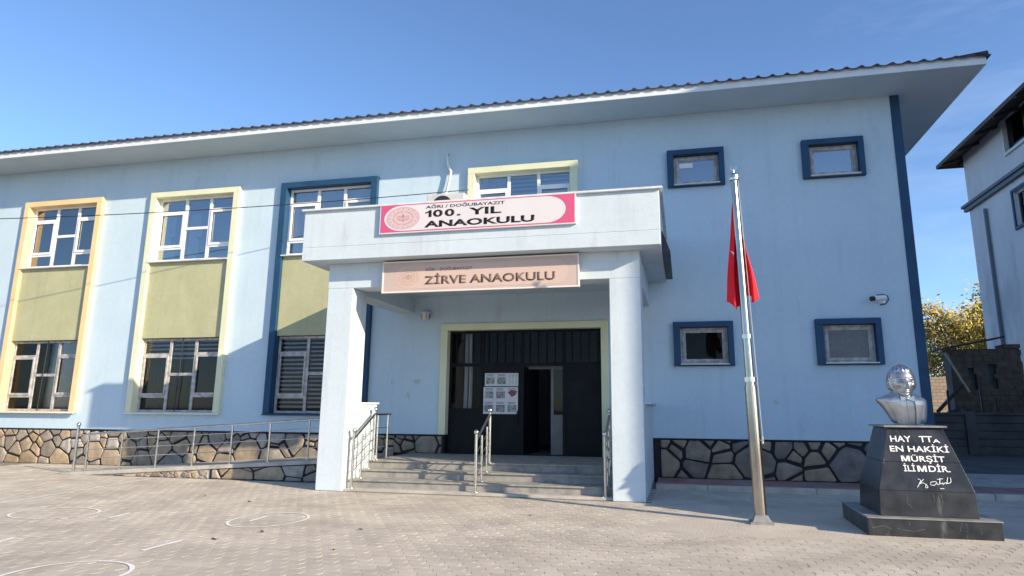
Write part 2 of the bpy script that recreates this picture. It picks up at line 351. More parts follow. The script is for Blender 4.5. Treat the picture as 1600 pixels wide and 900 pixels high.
mk('pavers', rest, M['paver'], parent=yard, kind='stuff', recalc=False)
# wind-blown sand over the pavers round the flagpole and plinth, a shallow relief that dips under them at its rim
mb = MB(); nx, ny = 220, 110
def hgt(x, y):
    e = noise.noise(Vector((x * .55, y * .9, 3))) * .5 + noise.noise(Vector((x * 2.3, y * 2.6, 7))) * .22 + noise.noise(Vector((x * 9, y * 9, 1))) * .10
    cen = 1 - max(0, (-5.75 + .10 * (x - 1) - y) * 1.9) - max(0, (.25 - x + (y + 5) * .35) * 1.1) - max(0, (y + 3.9 - .12 * (x - 1)) * 1.0) - max(0, (x - 7.5) * .5)
    return -.0065 + min(.0095, (cen + e * .9) * .013)
for j in range(ny + 1):
    for i in range(nx + 1):
        x = -1.6 + 10.6 * i / nx; y = -7.6 + 6.15 * j / ny; mb.v.append((x, y, max(-.0065, hgt(x, y))))
for j in range(ny):
    for i in range(nx): a = j * (nx + 1) + i; mb.f.append((a, a + 1, a + nx + 2, a + nx + 1))
mk('sand', mb, M['sand'], smooth=True, label='thin drift of pale sand over the paving around the flagpole', cat='sand', kind='stuff')
# chalky games lines painted on the yard
def stroke(pts, w, name='painted_line', closed=False):
    mb = MB(); z = .0065; w = w * 1.35; rr = random.Random(len(pts)); P = [Vector((a, b, 0)) for a, b in pts]
    if closed: P.append(P[0])
    dense = []
    for a, b in zip(P[:-1], P[1:]):
        m_ = max(1, int((b - a).length / .05)); dense += [a.lerp(b, k / m_) for k in range(m_)]
    dense.append(P[-1]); Lf = []; 
    for k, p in enumerate(dense):
        d = (dense[min(k + 1, len(dense) - 1)] - dense[max(0, k - 1)]).normalized(); nrm = Vector((-d.y, d.x, 0)); ww = w * (.6 + .8 * abs(noise.noise(Vector((p.x * 6, p.y * 6, 2)))))
        Lf.append((p + nrm * ww / 2, p - nrm * ww / 2))
    for k in range(len(Lf) - 1):
        if noise.noise(Vector((Lf[k][0].x * 2.2, Lf[k][0].y * 2.2, 9))) < -.5: continue
        a, b = Lf[k]; c, d = Lf[k + 1]; mb.quad((a.x, a.y, z), (c.x, c.y, z), (d.x, d.y, z), (b.x, b.y, z))
    if mb.f: mk(name, mb, M['paint'], parent=yard)
def ell(cx, cy, rx, ry, a0=0, a1=360): return [(cx + rx * math.cos(math.radians(a)), cy + ry * math.sin(math.radians(a))) for a in range(a0, a1 + 1, 10)]
stroke([(-11.49, -2.3), (-10.95, -6.24), (-10.6, -8.6)], .05)
stroke([(-8.085, -6.97), (-8.172, -6.5)], .06); stroke([(-5.997, -6.70), (-6.03, -6.24)], .06); stroke([(-5.95, -8.66), (-5.94, -8.05)], .06); stroke([(-7.93, -8.75), (-7.99, -8.42)], .07)
stroke(ell(-9.22, -6.8, .62, .5), .035, 'painted_circle'); stroke(ell(-5.82, -6.5, .5, .62), .035, 'painted_circle'); stroke(ell(-5.82, -9.75, .56, .58), .04, 'painted_circle')
# few dry leaves
for px, py, r, lb in ((-5.35, -7.35, .05, 'dry brown leaf just in front of the middle painted circle'), (-5.6, -7.9, .055, 'largest dry leaf, between the two painted circles'), (-4.2, -6.9, .045, 'dry brown leaf right of the middle painted circle'),
        (-7.2, -5.0, .04, 'dry leaf on the paving in front of the left porch column'), (4.05, -5.95, .05, 'dry leaf beside the right corner of the marble plinth'), (-2.3, -5.2, .03, 'tiny dry leaf on the paving in front of the right half of the steps'),
        (-8.4, -4.6, .03, 'tiny dry leaf on the paving in front of the ramp'), (4.6, -7.0, .04, 'dry leaf on the paving at the lower right, away from the plinth'), (-3.9, -8.1, .03, 'tiny dry leaf on the open paving in the foreground')):
    mb = MB(); mb.poly([(px + r * math.cos(t) * random.uniform(.6, 1.1), py + r * .7 * math.sin(t) * random.uniform(.6, 1.1), .012 + .012 * math.sin(3 * t)) for t in [k * .9 for k in range(7)]])
    mk('dry_leaf', mb, M['wood'], label=lb, cat='leaf', group='dry leaves on the paving', base=(px, py, 0))

# ------------------------------------------------------------------ school building
school = thing('school_building', (0, 0, 0), 'two storey pale blue school with stone plinth and coloured window surrounds', 'building')
XL, XR, ZT, ZS = -27.0, 4.97, 8.57, .94
WX = {'w1': (-19.155, -16.35), 'w2': (-14.68, -11.784), 'w3': (-10.491, -7.644), 'w4': (-5.149, -2.325)}
FR = .18
holes = [(WX[k][0] + FR, WX[k][1] - FR, 1.40, 7.40) for k in ('w1', 'w2', 'w3')] + [(WX['w4'][0] + FR, WX['w4'][1] - FR, 5.5, 7.42)]
holes += [(-23.5 + FR, -20.7 - FR, 1.40, 7.40)]
SM = [(-.02, 1.02, 6.77, 7.50), (3.0, 4.04, 6.77, 7.50), (-.02, 1.02, 2.57, 3.38), (3.0, 4.04, 2.57, 3.38)]
holes += SM; holes += [(-5.63, -1.80, .50, 3.47)]
def wall_holes(mb, x0, x1, z0, z1, hs, y, depth):
    xs = sorted({x0, x1, *[v for h in hs for v in h[:2] if x0 < v < x1]}); zs = sorted({z0, z1, *[v for h in hs for v in h[2:] if z0 < v < z1]})
    for a, b in zip(xs[:-1], xs[1:]):
        for c, d in zip(zs[:-1], zs[1:]):
            mx_, mz = (a + b) / 2, (c + d) / 2
            if any(h[0] < mx_ < h[1] and h[2] < mz < h[3] for h in hs): continue
            mb.quad((a, y, c), (b, y, c), (b, y, d), (a, y, d))
    for h in hs:
        a, b, c, d = h
        c = max(c, z0); d = min(d, z1)
        mb.quad((a, y, c), (a, y, d), (a, y + depth, d), (a, y + depth, c)); mb.quad((b, y, d), (b, y, c), (b, y + depth, c), (b, y + depth, d))
        if h[3] < z1: mb.quad((a, y, d), (b, y, d), (b, y + depth, d), (a, y + depth, d))
        if h[2] > z0: mb.quad((b, y, c), (a, y, c), (a, y + depth, c), (b, y + depth, c))
holes = [(a - .03, b + .03, c - .02, d + .03) for a, b, c, d in holes]
mb = MB(); wall_holes(mb, XL, XR, ZS, ZT, holes, 0, .3)
mb.quad((XR, 0, 0), (XR, 11, 0), (XR, 11, ZT), (XR, 0, ZT)); mb.quad((XL, 11, 0), (XL, 0, 0), (XL, 0, ZT), (XL, 11, ZT)); mb.quad((XR, 11, 0), (XL, 11, 0), (XL, 11, ZT), (XR, 11, ZT))
mk('wall', mb, M['wall'], school, recalc=False)
mb = MB(); wall_holes(mb, XL, XR, 0, ZS, [(-5.63, -1.80, .5, 1.2)], .035, .3); mb.box(XL, -5.76, -.006, .035, ZS - .035, ZS); mb.box(-1.64, XR, -.006, .035, ZS - .035, ZS)
plinth = mk('plinth', mb, M['mortar'], school, recalc=False)
# plinth stones: irregular cut pieces with recessed black joints
def clip(poly, px, pz, nx, nz):
    out_ = []
    for k in range(len(poly)):
        a = poly[k]; b = poly[(k + 1) % len(poly)]; da = (a[0] - px) * nx + (a[1] - pz) * nz; db = (b[0] - px) * nx + (b[1] - pz) * nz
        if da <= 0: out_.append(a)
        if (da < 0 < db) or (db < 0 < da): t = da / (da - db); out_.append((a[0] + (b[0] - a[0]) * t, a[1] + (b[1] - a[1]) * t))
    return out_
def stones(x0, x1, z0, z1, y, seed, size, parent, m, joint=.022, thick=.03, topf=None, small=.0):
    rn = random.Random(seed); pts = []
    H = z1 - z0
    for _ in range(4000):
        p = (rn.uniform(x0 - .2, x1 + .2), rn.uniform(z0 - .08, z1 + .08)); s = size * (1.0 if p[1] < z0 + H * .5 else .66) * rn.choice((.55, .8, 1.0, 1.0, 1.15))
        if rn.random() < small: s *= .7
        if all(math.hypot((p[0] - q[0]) * .85, (p[1] - q[1]) * 1.2) > (s + q[2] * 1.7) * .5 for q in pts): pts.append((p[0], p[1], s * .58))
    for i, p in enumerate(pts):
        poly = [(x0, z0), (x1, z0), (x1, z1), (x0, z1)]
        for j, q in enumerate(pts):
            if i == j or abs(q[0] - p[0]) > 1.6: continue
            dx, dz = q[0] - p[0], q[1] - p[1]; L = math.hypot(dx, dz)
            jt = joint * (.6 + 1.0 * ((i * 7 + j * 7) % 5) / 4); hf = .5 + (p[2] ** 2 - q[2] ** 2) / (2 * L * L); poly = clip(poly, p[0] + dx * hf - dx / L * jt, p[1] + dz * hf - dz / L * jt, dx / L, dz / L)
            if len(poly) < 3: break
        if len(poly) < 3: continue
        xs = [a[0] for a in poly]; zs = [a[1] for a in poly]
        if max(xs) - min(xs) < .06 or max(zs) - min(zs) < .05: continue
        if topf:
            poly = [(a, min(b, topf(a) - .02)) for a, b in poly]
            if max(b for a, b in poly) - min(b for a, b in poly) < .04: continue
        # chop corners so the outline is rounded and uneven
        rp = []
        for k in range(len(poly)):
            a, b, c = poly[k - 1], poly[k], poly[(k + 1) % len(poly)]; t = rn.uniform(.05, .13)
            rp.append((b[0] + (a[0] - b[0]) * t, b[1] + (a[1] - b[1]) * t)); rp.append((b[0] + (c[0] - b[0]) * t, b[1] + (c[1] - b[1]) * t))
        cx = sum(a[0] for a in rp) / len(rp); cz = sum(a[1] for a in rp) / len(rp)
        mid = []
        for k in range(len(rp)):
            a, b = rp[k], rp[(k + 1) % len(rp)]; mid.append(a)
            if math.hypot(a[0] - b[0], a[1] - b[1]) > .12: t = rn.uniform(.35, .65); mid.append((a[0] + (b[0] - a[0]) * t, a[1] + (b[1] - a[1]) * t))
        rp = [(cx + (a - cx) * rn.uniform(.955, 1.0), cz + (b - cz) * rn.uniform(.95, 1.0)) for a, b in mid]
        yf = y - thick - rn.uniform(0, .010); mb = MB(); n_ = len(rp); ax_, az_ = rn.gauss(0, .02), rn.gauss(0, .03)
        for (sc, dy) in ((1.0, None), (1.0, .012), (.955, .003), (.60, -.004 - rn.uniform(0, .010))):
            for a, b in rp: mb.v.append((cx + (a - cx) * sc, (y + .004) if dy is None else yf + dy + (a - cx) * ax_ + (b - cz) * az_ + rn.uniform(-.0025, .0025), cz + (b - cz) * sc))
        for q in range(3):
            for k in range(n_): u_, v_ = q * n_ + k, q * n_ + (k + 1) % n_; mb.f.append((u_, v_, v_ + n_, u_ + n_))
        mb.f.append(tuple(3 * n_ + k for k in range(n_))); mk('stone', mb, m, parent)
stones(-21.0, -14.2, 0, ZS - .04, .035, 11, .50, plinth, M['stone'], joint=.018)
stones(-14.2, -6.9, .02, ZS - .04, .035, 5, .56, plinth, M['stone'], joint=.018)
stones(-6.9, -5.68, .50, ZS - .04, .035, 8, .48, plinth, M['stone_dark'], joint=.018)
stones(-1.6, -.7, .5, ZS - .04, .035, 8, .33, plinth, M['stone'])
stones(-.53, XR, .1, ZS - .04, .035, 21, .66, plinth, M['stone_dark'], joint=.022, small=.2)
# corner strip
mk('corner_strip', MB().box(4.81, 5.0, -.03, .16, 0.0, ZT - .002), M['navy'], school, bev=.008)

# roof: soffit, fascia, wavy metal tile
EX, EY, ZF = 6.30, -1.13, 8.572
mb = MB(); mb.quad((XL - 1, EY, ZF), (EX, EY, ZF), (EX, 12.2, ZF), (XL - 1, 12.2, ZF)); mk('soffit', mb, M['soffit'], school, recalc=False)
fas = mk('fascia', MB().box(XL - 1, EX + .002, EY - .03, EY, ZF - .012, ZF + .175).box(EX, EX + .03, EY - .03, 12.2, ZF - .012, ZF + .175), M['fascia'], school, bev=.004)
mb = MB(); n_x = int((EX - XL + 1.08) / .0375); P_ = .30
def wave(t): q = (t / P_) % 1; return .055 * max(0, math.sin(math.pi * min(1, q / .45))) if q < .45 else 0
rows = [(EY - .09, 0), (EY - .02, .012), (EY + .35, .16), (EY + .36, .145), (EY + .8, .33), (2, .95), (5.5, 2.35)]
def rz(y): return ZF + .185 + (y - EY) * .36
for j, (y, dz) in enumerate(rows):
    for i in range(n_x + 1): x = XL - 1 + .0375 * i; hipx = EX + .08 - (y - EY) * .9; xx = min(x, hipx) if y > 1 else x; mb.v.append((xx, y, rz(y) + wave(x)))
for j in range(len(rows) - 1):
    for i in range(n_x): a = j * (n_x + 1) + i; mb.f.append((a, a + 1, a + n_x + 2, a + n_x + 1))
i0 = len(mb.v)                                   # thickness at the eave edge
for i in range(n_x + 1): x = XL - 1 + .0375 * i; mb.v.append((x, EY - .09, rz(EY - .09) + wave(x) * .55 - .022))
for i in range(n_x): mb.f.append((i + 1, i, i0 + i, i0 + i + 1))
mk('roof', mb, M['roof'], school, recalc=False)
mb = MB(); mb.poly([(EX + .09, EY - .09, rz(EY) - .03), (EX + .09, 12.2, rz(EY) - .03), (0.4, 5.5, rz(5.5))]); mb.poly([(XL, 12.2, rz(EY)), (XL, 5.5, rz(5.5)), (.4, 5.5, rz(5.5)), (EX, 12.2, rz(EY) - .03)])
mb.tube([(EX + .03, EY - .09, rz(EY - .09) + .035), (.4, 5.5, rz(5.5) + .05)], .06, 8)
mb.box(EX + .02, EX + .10, EY - .09, 12.2, rz(EY) - .045, rz(EY) - .015)
mk('roof_hip', mb, M['roof'], school, recalc=False)

# tall coloured surrounds with windows above and below the green panel
def surround(x0, x1, z0, z1, m, name='window_surround', bottom=True):
    y0, y1 = -.12, 0.24; mb = MB()
    if bottom: mb.box(x0, x1, y0, y1, z0, z0 + .03)
    mb.box(x0, x0 + FR, y0, y1 - .002, z0 + (.03 if bottom else 0), z1 - .155); mb.box(x1 - FR, x1, y0, y1 - .002, z0 + (.03 if bottom else 0), z1 - .155)
    mb.box(x0, x1, y0, y1 - .001, z1 - .155, z1)
    return mk(name, mb, m, school, bev=.006)
def window(x0, x1, z0, z1, y, fm, gm, kind, blind=None, three=True):
    fr = MB(); w = .055; t = .07; Wd, Hh = x1 - x0, z1 - z0
    fr.box(x0, x1, y, y + t, z0, z0 + w); fr.box(x0, x1, y, y + t, z1 - w, z1); fr.box(x0, x0 + w, y + .001, y + t, z0 + w, z1 - w); fr.box(x1 - w, x1, y + .001, y + t, z0 + w, z1 - w)
    m1, m2 = x0 + Wd * .345, x0 + Wd * .66; hw = .038
    fr.box(m1 - hw, m1 + hw, y + .002, y + t, z0 + w, z1 - w); fr.box(m2 - hw, m2 + hw, y + .002, y + t, z0 + w, z1 - w)
    panes = []
    def col(a, b, cuts, sash):
        zz = [z1 - w] + [z1 - Hh * c for c in cuts] + [z0 + w]
        for c in zz[1:-1]: fr.box(a, b, y + .003, y + t, c - hw, c + hw)
        for k in range(len(zz) - 1):
            tp = zz[k] - (hw if k else 0); bt = zz[k + 1] + (hw if k < len(zz) - 2 else 0)
            if k == sash:                       # opening leaf, proud of the fixed frame
                s = .045; fr.box(a, b, y - .022, y + .01, tp - s, tp + .018); fr.box(a, b, y - .022, y + .01, bt - .018, bt + s)
                fr.box(a, a + s, y - .0225, y + .01, bt + s, tp - s); fr.box(b - s, b, y - .0225, y + .01, bt + s, tp - s)
                panes.append((a + s, b - s, bt + s, tp - s))
            else: panes.append((a, b, bt, tp))
    col(x0 + w, m1 - hw, (.22, .79), 1); col(m1 + hw, m2 - hw, (.49,), None); col(m2 + hw, x1 - w, (.21, .78), 1)
    f = mk('window', fr, fm, school)
    for a, b, c, d in panes: mk('pane', MB().box(a - .004, b + .004, y + .03, y + .036, c - .004, d + .004), gm, f)
    r = MB(); r.quad((x0 + .01, y + .62, z0 + .01), (x1 - .01, y + .62, z0 + .01), (x1 - .01, y + .62, z1 - .01), (x0 + .01, y + .62, z1 - .01))
    for a in (x0 + .003, x1 - .003): r.quad((a, y + .075, z0), (a, y + .62, z0), (a, y + .62, z1), (a, y + .075, z1))
    for a in (z0 + .003, z1 - .003): r.quad((x0, y + .075, a), (x1, y + .075, a), (x1, y + .62, a), (x0, y + .62, a))
    mk('room_backing', r, M['roomdark'] if kind == 'low' else M['room'], f, recalc=False)
    if blind:
        for (a, b, top, bot) in blind:
            xa, xb = x0 + Wd * a, x0 + Wd * b; k = 0; z = z1 - Hh * top
            while z > z1 - Hh * bot:
                h = .075; mk('blind_slat', MB().box(xa, xb, y + .075 + .002 * (k % 2), y + .081 + .002 * (k % 2), z - h * .62, z), M['blind'], f); z -= h * 1.45; k += 1
    return f
def curtain(f, x0, x1, z0, z1, y, m):
    mb = MB(); n_ = 40
    for k in range(n_ + 1):
        x = x0 + (x1 - x0) * k / n_; yy = y + .02 * math.sin(k * 1.9) + .01 * math.sin(k * .7); mb.v += [(x, yy, z0), (x, yy, z1)]
    for k in range(n_): a = 2 * k; mb.f.append((a, a + 2, a + 3, a + 1))
    mk('curtain', mb, m, f, smooth=True)
YW = .10
for k, mcol in (('w1', M['yellow']), ('w2', M['cream']), ('w3', M['navy'])):
    x0, x1 = WX[k]; s = surround(x0, x1, 1.375, 7.562, mcol)
    a, b = x0 + FR, x1 - FR
    up = window(a, b, 5.56, 7.405, YW, M['white'], M['glass_up'], 'up')
    if k != 'w3':
        for (u0, u1, v0, v1) in ((.07, .20, .24, .60), (.40, .53, .25, .46), (.40, .55, .52, .62), (.39, .52, .66, .96), (.07, .22, .82, .97)):
            curtain(up, a + (b - a) * u0, a + (b - a) * u1, 7.405 - 1.845 * v1, 7.405 - 1.845 * v0, YW + .075, M['curtain'])
        curtain(up, a + .12, a + .36, 5.7, 6.95, YW + .10, M['curtain']); curtain(up, a + .95, a + 1.22, 5.62, 6.9, YW + .12, M['curtain'])
    else: curtain(up, a + .1, b - .1, 5.6, 7.35, YW + .10, M['curtain'])
    mk('sill', MB().box(a - .02, b + .005, -.14, YW, 5.505, 5.535), M['coping'], school, bev=.004)
    mk('green_panel', MB().box(a, b, -.03, .24, 3.39, 5.50), M['panel'], school, bev=.004)
    bl = {'w1': None, 'w2': [(.04, .96, .02, .20), (.35, .63, .2, .3)], 'w3': [(.03, .97, .02, .95)]}[k]
    lo = window(a, b, 1.41, 3.375, YW, M['pvcfilm'], M['glass_low'], 'low', blind=bl)
    mk('sill', MB().box(x0 - .01, x1 + .02, -.155, -.10, 1.352, 1.382), M['coping'] if k != 'w3' else M['navy'], school, bev=.004)
    cxm = a + (b - a) * (.49 if k != 'w3' else .62)
    mk('cable', MB().tube([(cxm - .03, YW - .03, 1.42), (cxm, YW - .035, 2.2), (cxm + .02, YW - .03, 3.37)], .011, 6), M['cable'], lo)
window(-23.32, -20.88, 5.56, 7.405, YW, M['white'], M['glass_up'], 'up'); window(-23.32, -20.88, 1.41, 3.375, YW, M['pvcfilm'], M['glass_low'], 'low')
surround(-23.5, -20.7, 1.375, 7.562, M['navy']); mk('green_panel', MB().box(-23.32, -20.88, -.03, .24, 3.39, 5.5), M['panel'], school)
x0, x1 = WX['w4']; surround(x0, x1, 5.48, 7.575, M['cream'])
w4 = window(x0 + FR, x1 - FR, 5.55, 7.42, YW, M['white'], M['glass_up'], 'up', blind=[(.35, .65, .03, .5), (.69, .96, .03, .4)])
curtain(w4, x0 + FR + .08, x0 + FR + .75, 5.6, 7.35, YW + .10, M['curtain'])
# small single windows in navy surrounds
def small(x0, x1, z0, z1, kind):
    mb = MB(); e = .15; y0 = -.12
    mb.box(x0 - e, x0, y0, .22, z0 - .055, z1 + .005); mb.box(x1, x1 + e - .03, y0, .22, z0 - .055, z1 + .005); mb.box(x0 - e, x1 + e - .03, y0 - .001, .221, z1 + .005, z1 + .13); mb.box(x0, x1, y0 + .02, .22, z0 - .055, z0 - .03)
    mk('window_surround', mb, M['navy'], school, bev=.006)
    y = .06; f = MB(); w = .12; xa, xb, za, zb = x0 + .003, x1 - .003, z0, z1
    f.box(xa, xb, y, y + .07, zb - w * .9, zb); f.box(xa, xb, y, y + .07, za, za + w * .9); f.box(xa, xa + w, y + .001, y + .07, za + w * .9, zb - w * .9); f.box(xb - w, xb, y + .001, y + .07, za + w * .9, zb - w * .9)
    s = .035; i_ = .05
    f.box(xa + i_, xb - i_, y - .02, y, zb - i_ - s, zb - i_); f.box(xa + i_, xb - i_, y - .02, y, za + i_, za + i_ + s); f.box(xa + i_, xa + i_ + s, y - .0205, y, za + i_ + s, zb - i_ - s); f.box(xb - i_ - s, xb - i_, y - .0205, y, za + i_ + s, zb - i_ - s)
    fo = mk('window', f, M['pvcfilm'], school)
    mk('pane', MB().box(xa + w - .005, xb - w + .005, y + .02, y + .026, za + w * .9 - .005, zb - w * .9 + .005), {'frost': M['glass_frost'], 'up': M['glass_up']}.get(kind, M['glass_door']), fo)
    r = MB(); r.quad((xa, y + .5, za), (xb, y + .5, za), (xb, y + .5, zb), (xa, y + .5, zb))
    for a in (xa, xb): r.quad((a, y + .075, za), (a, y + .5, za), (a, y + .5, zb), (a, y + .075, zb))
    for a in (za, zb): r.quad((xa, y + .075, a), (xb, y + .075, a), (xb, y + .5, a), (xa, y + .5, a))
    mk('room_backing', r, M['room'] if kind == 'up' else M['roomdark'], fo, recalc=False)
    mk('sill', MB().box(x0 - .005, x1 + .005, -.16, y, z0 - .028, z0 - .004), M['coping'], school, bev=.003)
    if kind == 'up' and x0 < 1: mk('sticker', MB().box(xa + w + .01, xa + w + .32, y + .010, y + .014, zb - w - .16, zb - w - .04), M['whiteprint'], fo)
for q, kd in zip(SM, ('up', 'up', 'dark', 'frost')): small(*q, kd)

# ------------------------------------------------------------------ porch
porch = thing('entrance_porch', (-3.84, -1.8, 0), 'flat roofed entrance porch with two square columns and stepped side walls', 'porch')
YC = -3.328
# columns
def column(xa, xb, yb):
    return mk('column', MB().box(xa, xb, YC, yb, 0, 3.94), M['porch'], porch, bev=.012)
column(-6.987, -6.429, -2.70); column(-1.261, -.691, -2.70)
mk('front_beam', MB().box(-6.987, -.691, YC, YC + .5, 3.9405, 4.4515), M['porch'], porch, bev=.008)
mk('side_beam', MB().box(-6.987, -6.5, YC + .502, -.002, 3.9, 4.4515), M['porch'], porch)
mk('side_beam', MB().box(-1.18, -.691, YC + .502, -.002, 3.9, 4.4515), M['porch'], porch)
mk('ceiling', MB().box(-6.498, -1.182, YC + .502, -.002, 4.30, 4.4515), M['wall'], porch)
mk('canopy_slab', MB().box(-7.39, -.291, -3.725, -.002, 4.452, 4.72), M['porch'], porch, bev=.008)
mk('parapet', MB().box(-7.39, -.291, -3.725, -3.58, 4.7205, 5.475).box(-.43, -.291, -3.579, -.002, 4.7205, 5.475), M['porch'], porch, bev=.008)
mk('coping', MB().box(-7.43, -.23, -3.79, -3.55, 5.4755, 5.515).box(-.46, -.23, -3.549, -.002, 5.4755, 5.515), M['coping'], porch, bev=.006)
# low side walls and their copings
mk('side_wall', MB().box(-6.9, -6.432, -2.699, -1.98, 0, 1.64), M['porch'], porch, bev=.006); mk('side_wall', MB().box(-1.24, -.693, -2.699, -.002, 0, 1.66), M['porch'], porch, bev=.006)
mk('side_wall_coping', MB().box(-6.92, -6.40, -2.72, -1.93, 1.6405, 1.672), M['coping'], porch, bev=.004); mk('side_wall_coping', MB().box(-1.27, -.60, -2.72, -.004, 1.6605, 1.69), M['coping'], porch, bev=.004)
# dark tiled strip hung on the canopy's right side
mb = MB()
for k in range(12):
    y = -3.0 + k * .235
    for j in range(3):
        z = 4.50 + j * .13; xo = -.29 + .155 - j * .045
        mb.hexa([(-.289, y, z - .02), (xo, y, z - .02), (xo, y + .225, z - .02), (-.289, y + .225, z - .02)], [(-.289, y, z + .12), (xo - .045, y, z + .12), (xo - .045, y + .225, z + .12), (-.289, y + .225, z + .12)])
mk('tile_strip', mb, M['roof'], porch)
# steps and landing
mb_specs = [('entrance_step', -6.62, -1.19, -3.27, 0.0, .05), ('entrance_step', -6.431, -1.262, -3.08, .05, .20), ('entrance_step', -6.431, -1.262, -2.65, .20, .35)]
steps = thing('entrance_steps', (-3.84, -2.5, 0), 'worn grey stone entrance steps between the porch columns', 'steps')
mk('bottom_slab', MB().box(-6.425, -1.265, -3.27, -.05, 0, .05), M['concrete'], steps, bev=.006)
for (ya, za, zb) in ((-3.08, .0505, .20), (-2.65, .2005, .35), (-2.25, .3505, .50)):
    mk('riser', MB().box(-6.428, -1.263, ya + .02, -.05 if za < .3 else -.003, za, zb - .03), M['step'], steps)
    # tread in several slabs, with nosing and hairline joints
    xs = [-6.427, -5.2, -3.95, -2.6, -1.264]; depth_ = -.003 if za > .3 else ya + .55
    for a, b in zip(xs[:-1], xs[1:]): mk('tread', MB().box(a + .002, b - .002, ya - .012, depth_, zb - .0295, zb), M['step'], steps, bev=.005)
# ------------------------------------------------------------------ entrance door
door = thing('entrance_door', (-3.7, .1, .5), 'wide black metal and glass entrance with one leaf standing open', 'door')
sm = MB(); sm.box(-5.76, -5.58, -.06, .22, .94, 3.43).box(-1.82, -1.64, -.06, .22, .5, 3.43).box(-5.76, -1.64, -.061, .221, 3.43, 3.59)
mk('door_surround', sm, M['cream'], door, bev=.006)
yd = .15; XV = [-5.58, -5.258, -4.753, -4.70, -3.75, -3.68, -2.72, -2.31, -1.82]
fm = MB(); fm.box(-5.58, -1.82, yd, yd + .06, 3.37, 3.43); fm.box(-5.58, -5.52, yd, yd + .06, .5, 3.37); fm.box(-1.88, -1.82, yd, yd + .06, .5, 3.37)
fm.box(-5.52, -1.88, yd, yd + .06, 2.56, 2.64)
for x in (-4.74, -3.74, -2.72): fm.box(x - .04, x + .04, yd - .001, yd + .061, .5, 2.56)
for x in (-4.74, -3.74, -2.72): fm.box(x - .04, x + .04, yd - .001, yd + .061, 2.64, 3.37)
mk('door_frame', fm, M['darkmetal'], door)
for x in np.arange(-5.4, -1.9, .205): mk('grille_bar', MB().box(x - .009, x + .009, yd - .02, yd - .003, 2.6, 3.4), M['darkmetal'], door)
for a, b in ((-5.52, -4.78), (-4.70, -3.78), (-3.70, -2.76), (-2.68, -1.88)): mk('pane', MB().box(a, b, yd + .02, yd + .026, 2.64, 3.37), M['glass_door'], door)
mk('pane', MB().box(-5.52, -4.78, yd + .02, yd + .026, 1.56, 2.56), M['glass_door'], door)
mk('lower_panel', MB().box(-5.52, -4.78, yd + .01, yd + .04, .5, 1.56), M['darkmetal'], door, bev=.004)
leaf = mk('door_leaf', MB().box(-4.70, -3.78, yd + .005, yd + .045, .5, 2.56), M['darkmetal'], door, bev=.004)
mk('door_leaf', MB().box(-2.68, -1.88, yd + .005, yd + .045, .5, 2.56), M['darkmetal'], door, bev=.004)
for zz in (.8, 1.5, 2.3): mk('hinge', MB().tube([(-4.705, yd - .012, zz), (-4.705, yd - .012, zz + .12)], .014, 8), M['darkmetal'], leaf)
mk('handle', MB().tube([(-3.84, yd - .01, 1.5), (-3.84, yd - .06, 1.5), (-3.84, yd - .06, 1.2), (-3.84, yd - .01, 1.2)], .012, 8), M['darkmetal'], leaf)
ol = MB(); a0 = Vector((-3.70, yd + .05, 0)); dr = Vector((.18, .95, 0)).normalized(); nr = Vector((-dr.y, dr.x, 0)) * .04
p0, p1 = a0, a0 + dr * .9
ol.hexa([(*(p0)[:2], .52), (*(p1)[:2], .52), (*(p1 + nr)[:2], .52), (*(p0 + nr)[:2], .52)], [(*(p0)[:2], 2.54), (*(p1)[:2], 2.54), (*(p1 + nr)[:2], 2.54), (*(p0 + nr)[:2], 2.54)])
mk('open_leaf', ol, M['darkmetal'], door)
# inner lobby
hb = MB(); X0, X1, Y0, Y1, Z0, Z1 = -6.2, -1.2, .24, 4.2, .5, 3.5
hb.quad((X0, Y1, Z0), (X1, Y1, Z0), (X1, Y1, Z1), (X0, Y1, Z1)); hb.quad((X0, Y0, Z0), (X0, Y1, Z0), (X0, Y1, Z1), (X0, Y0, Z1)); hb.quad((X1, Y0, Z0), (X1, Y1, Z0), (X1, Y1, Z1), (X1, Y0, Z1))
hb.quad((X0, Y0, Z0), (X1, Y0, Z0), (X1, Y1, Z0), (X0, Y1, Z0)); hb.quad((X0, Y0, Z1), (X1, Y0, Z1), (X1, Y1, Z1), (X0, Y1, Z1))
mk('lobby', hb, M['hall'], school, recalc=False)
idr = MB(); YI = .45; idr.box(-3.72, -2.70, YI, YI + .05, 2.50, 2.58); idr.box(-3.10, -3.03, YI, YI + .05, .5, 2.4999); idr.box(-2.80, -2.72, YI, YI + .05, .5, 2.4999); idr.box(-3.0299, -2.8001, YI + .005, YI + .045, .5, 1.42)
inner = mk('inner_door', idr, M['dimgrey'], school); mk('pane', MB().box(-3.0299, -2.8001, YI + .02, YI + .026, 1.42, 2.4999), M['glass_low'], inner)
for x in (-5.24, -5.12): mk('lobby_pale_strip', MB().tube([(x, .40, 1.3), (x + .01, .42, 2.4), (x, .40, 3.4)], .05, 8), M['curtain'], school)  # two pale upright tubes behind the left door glass
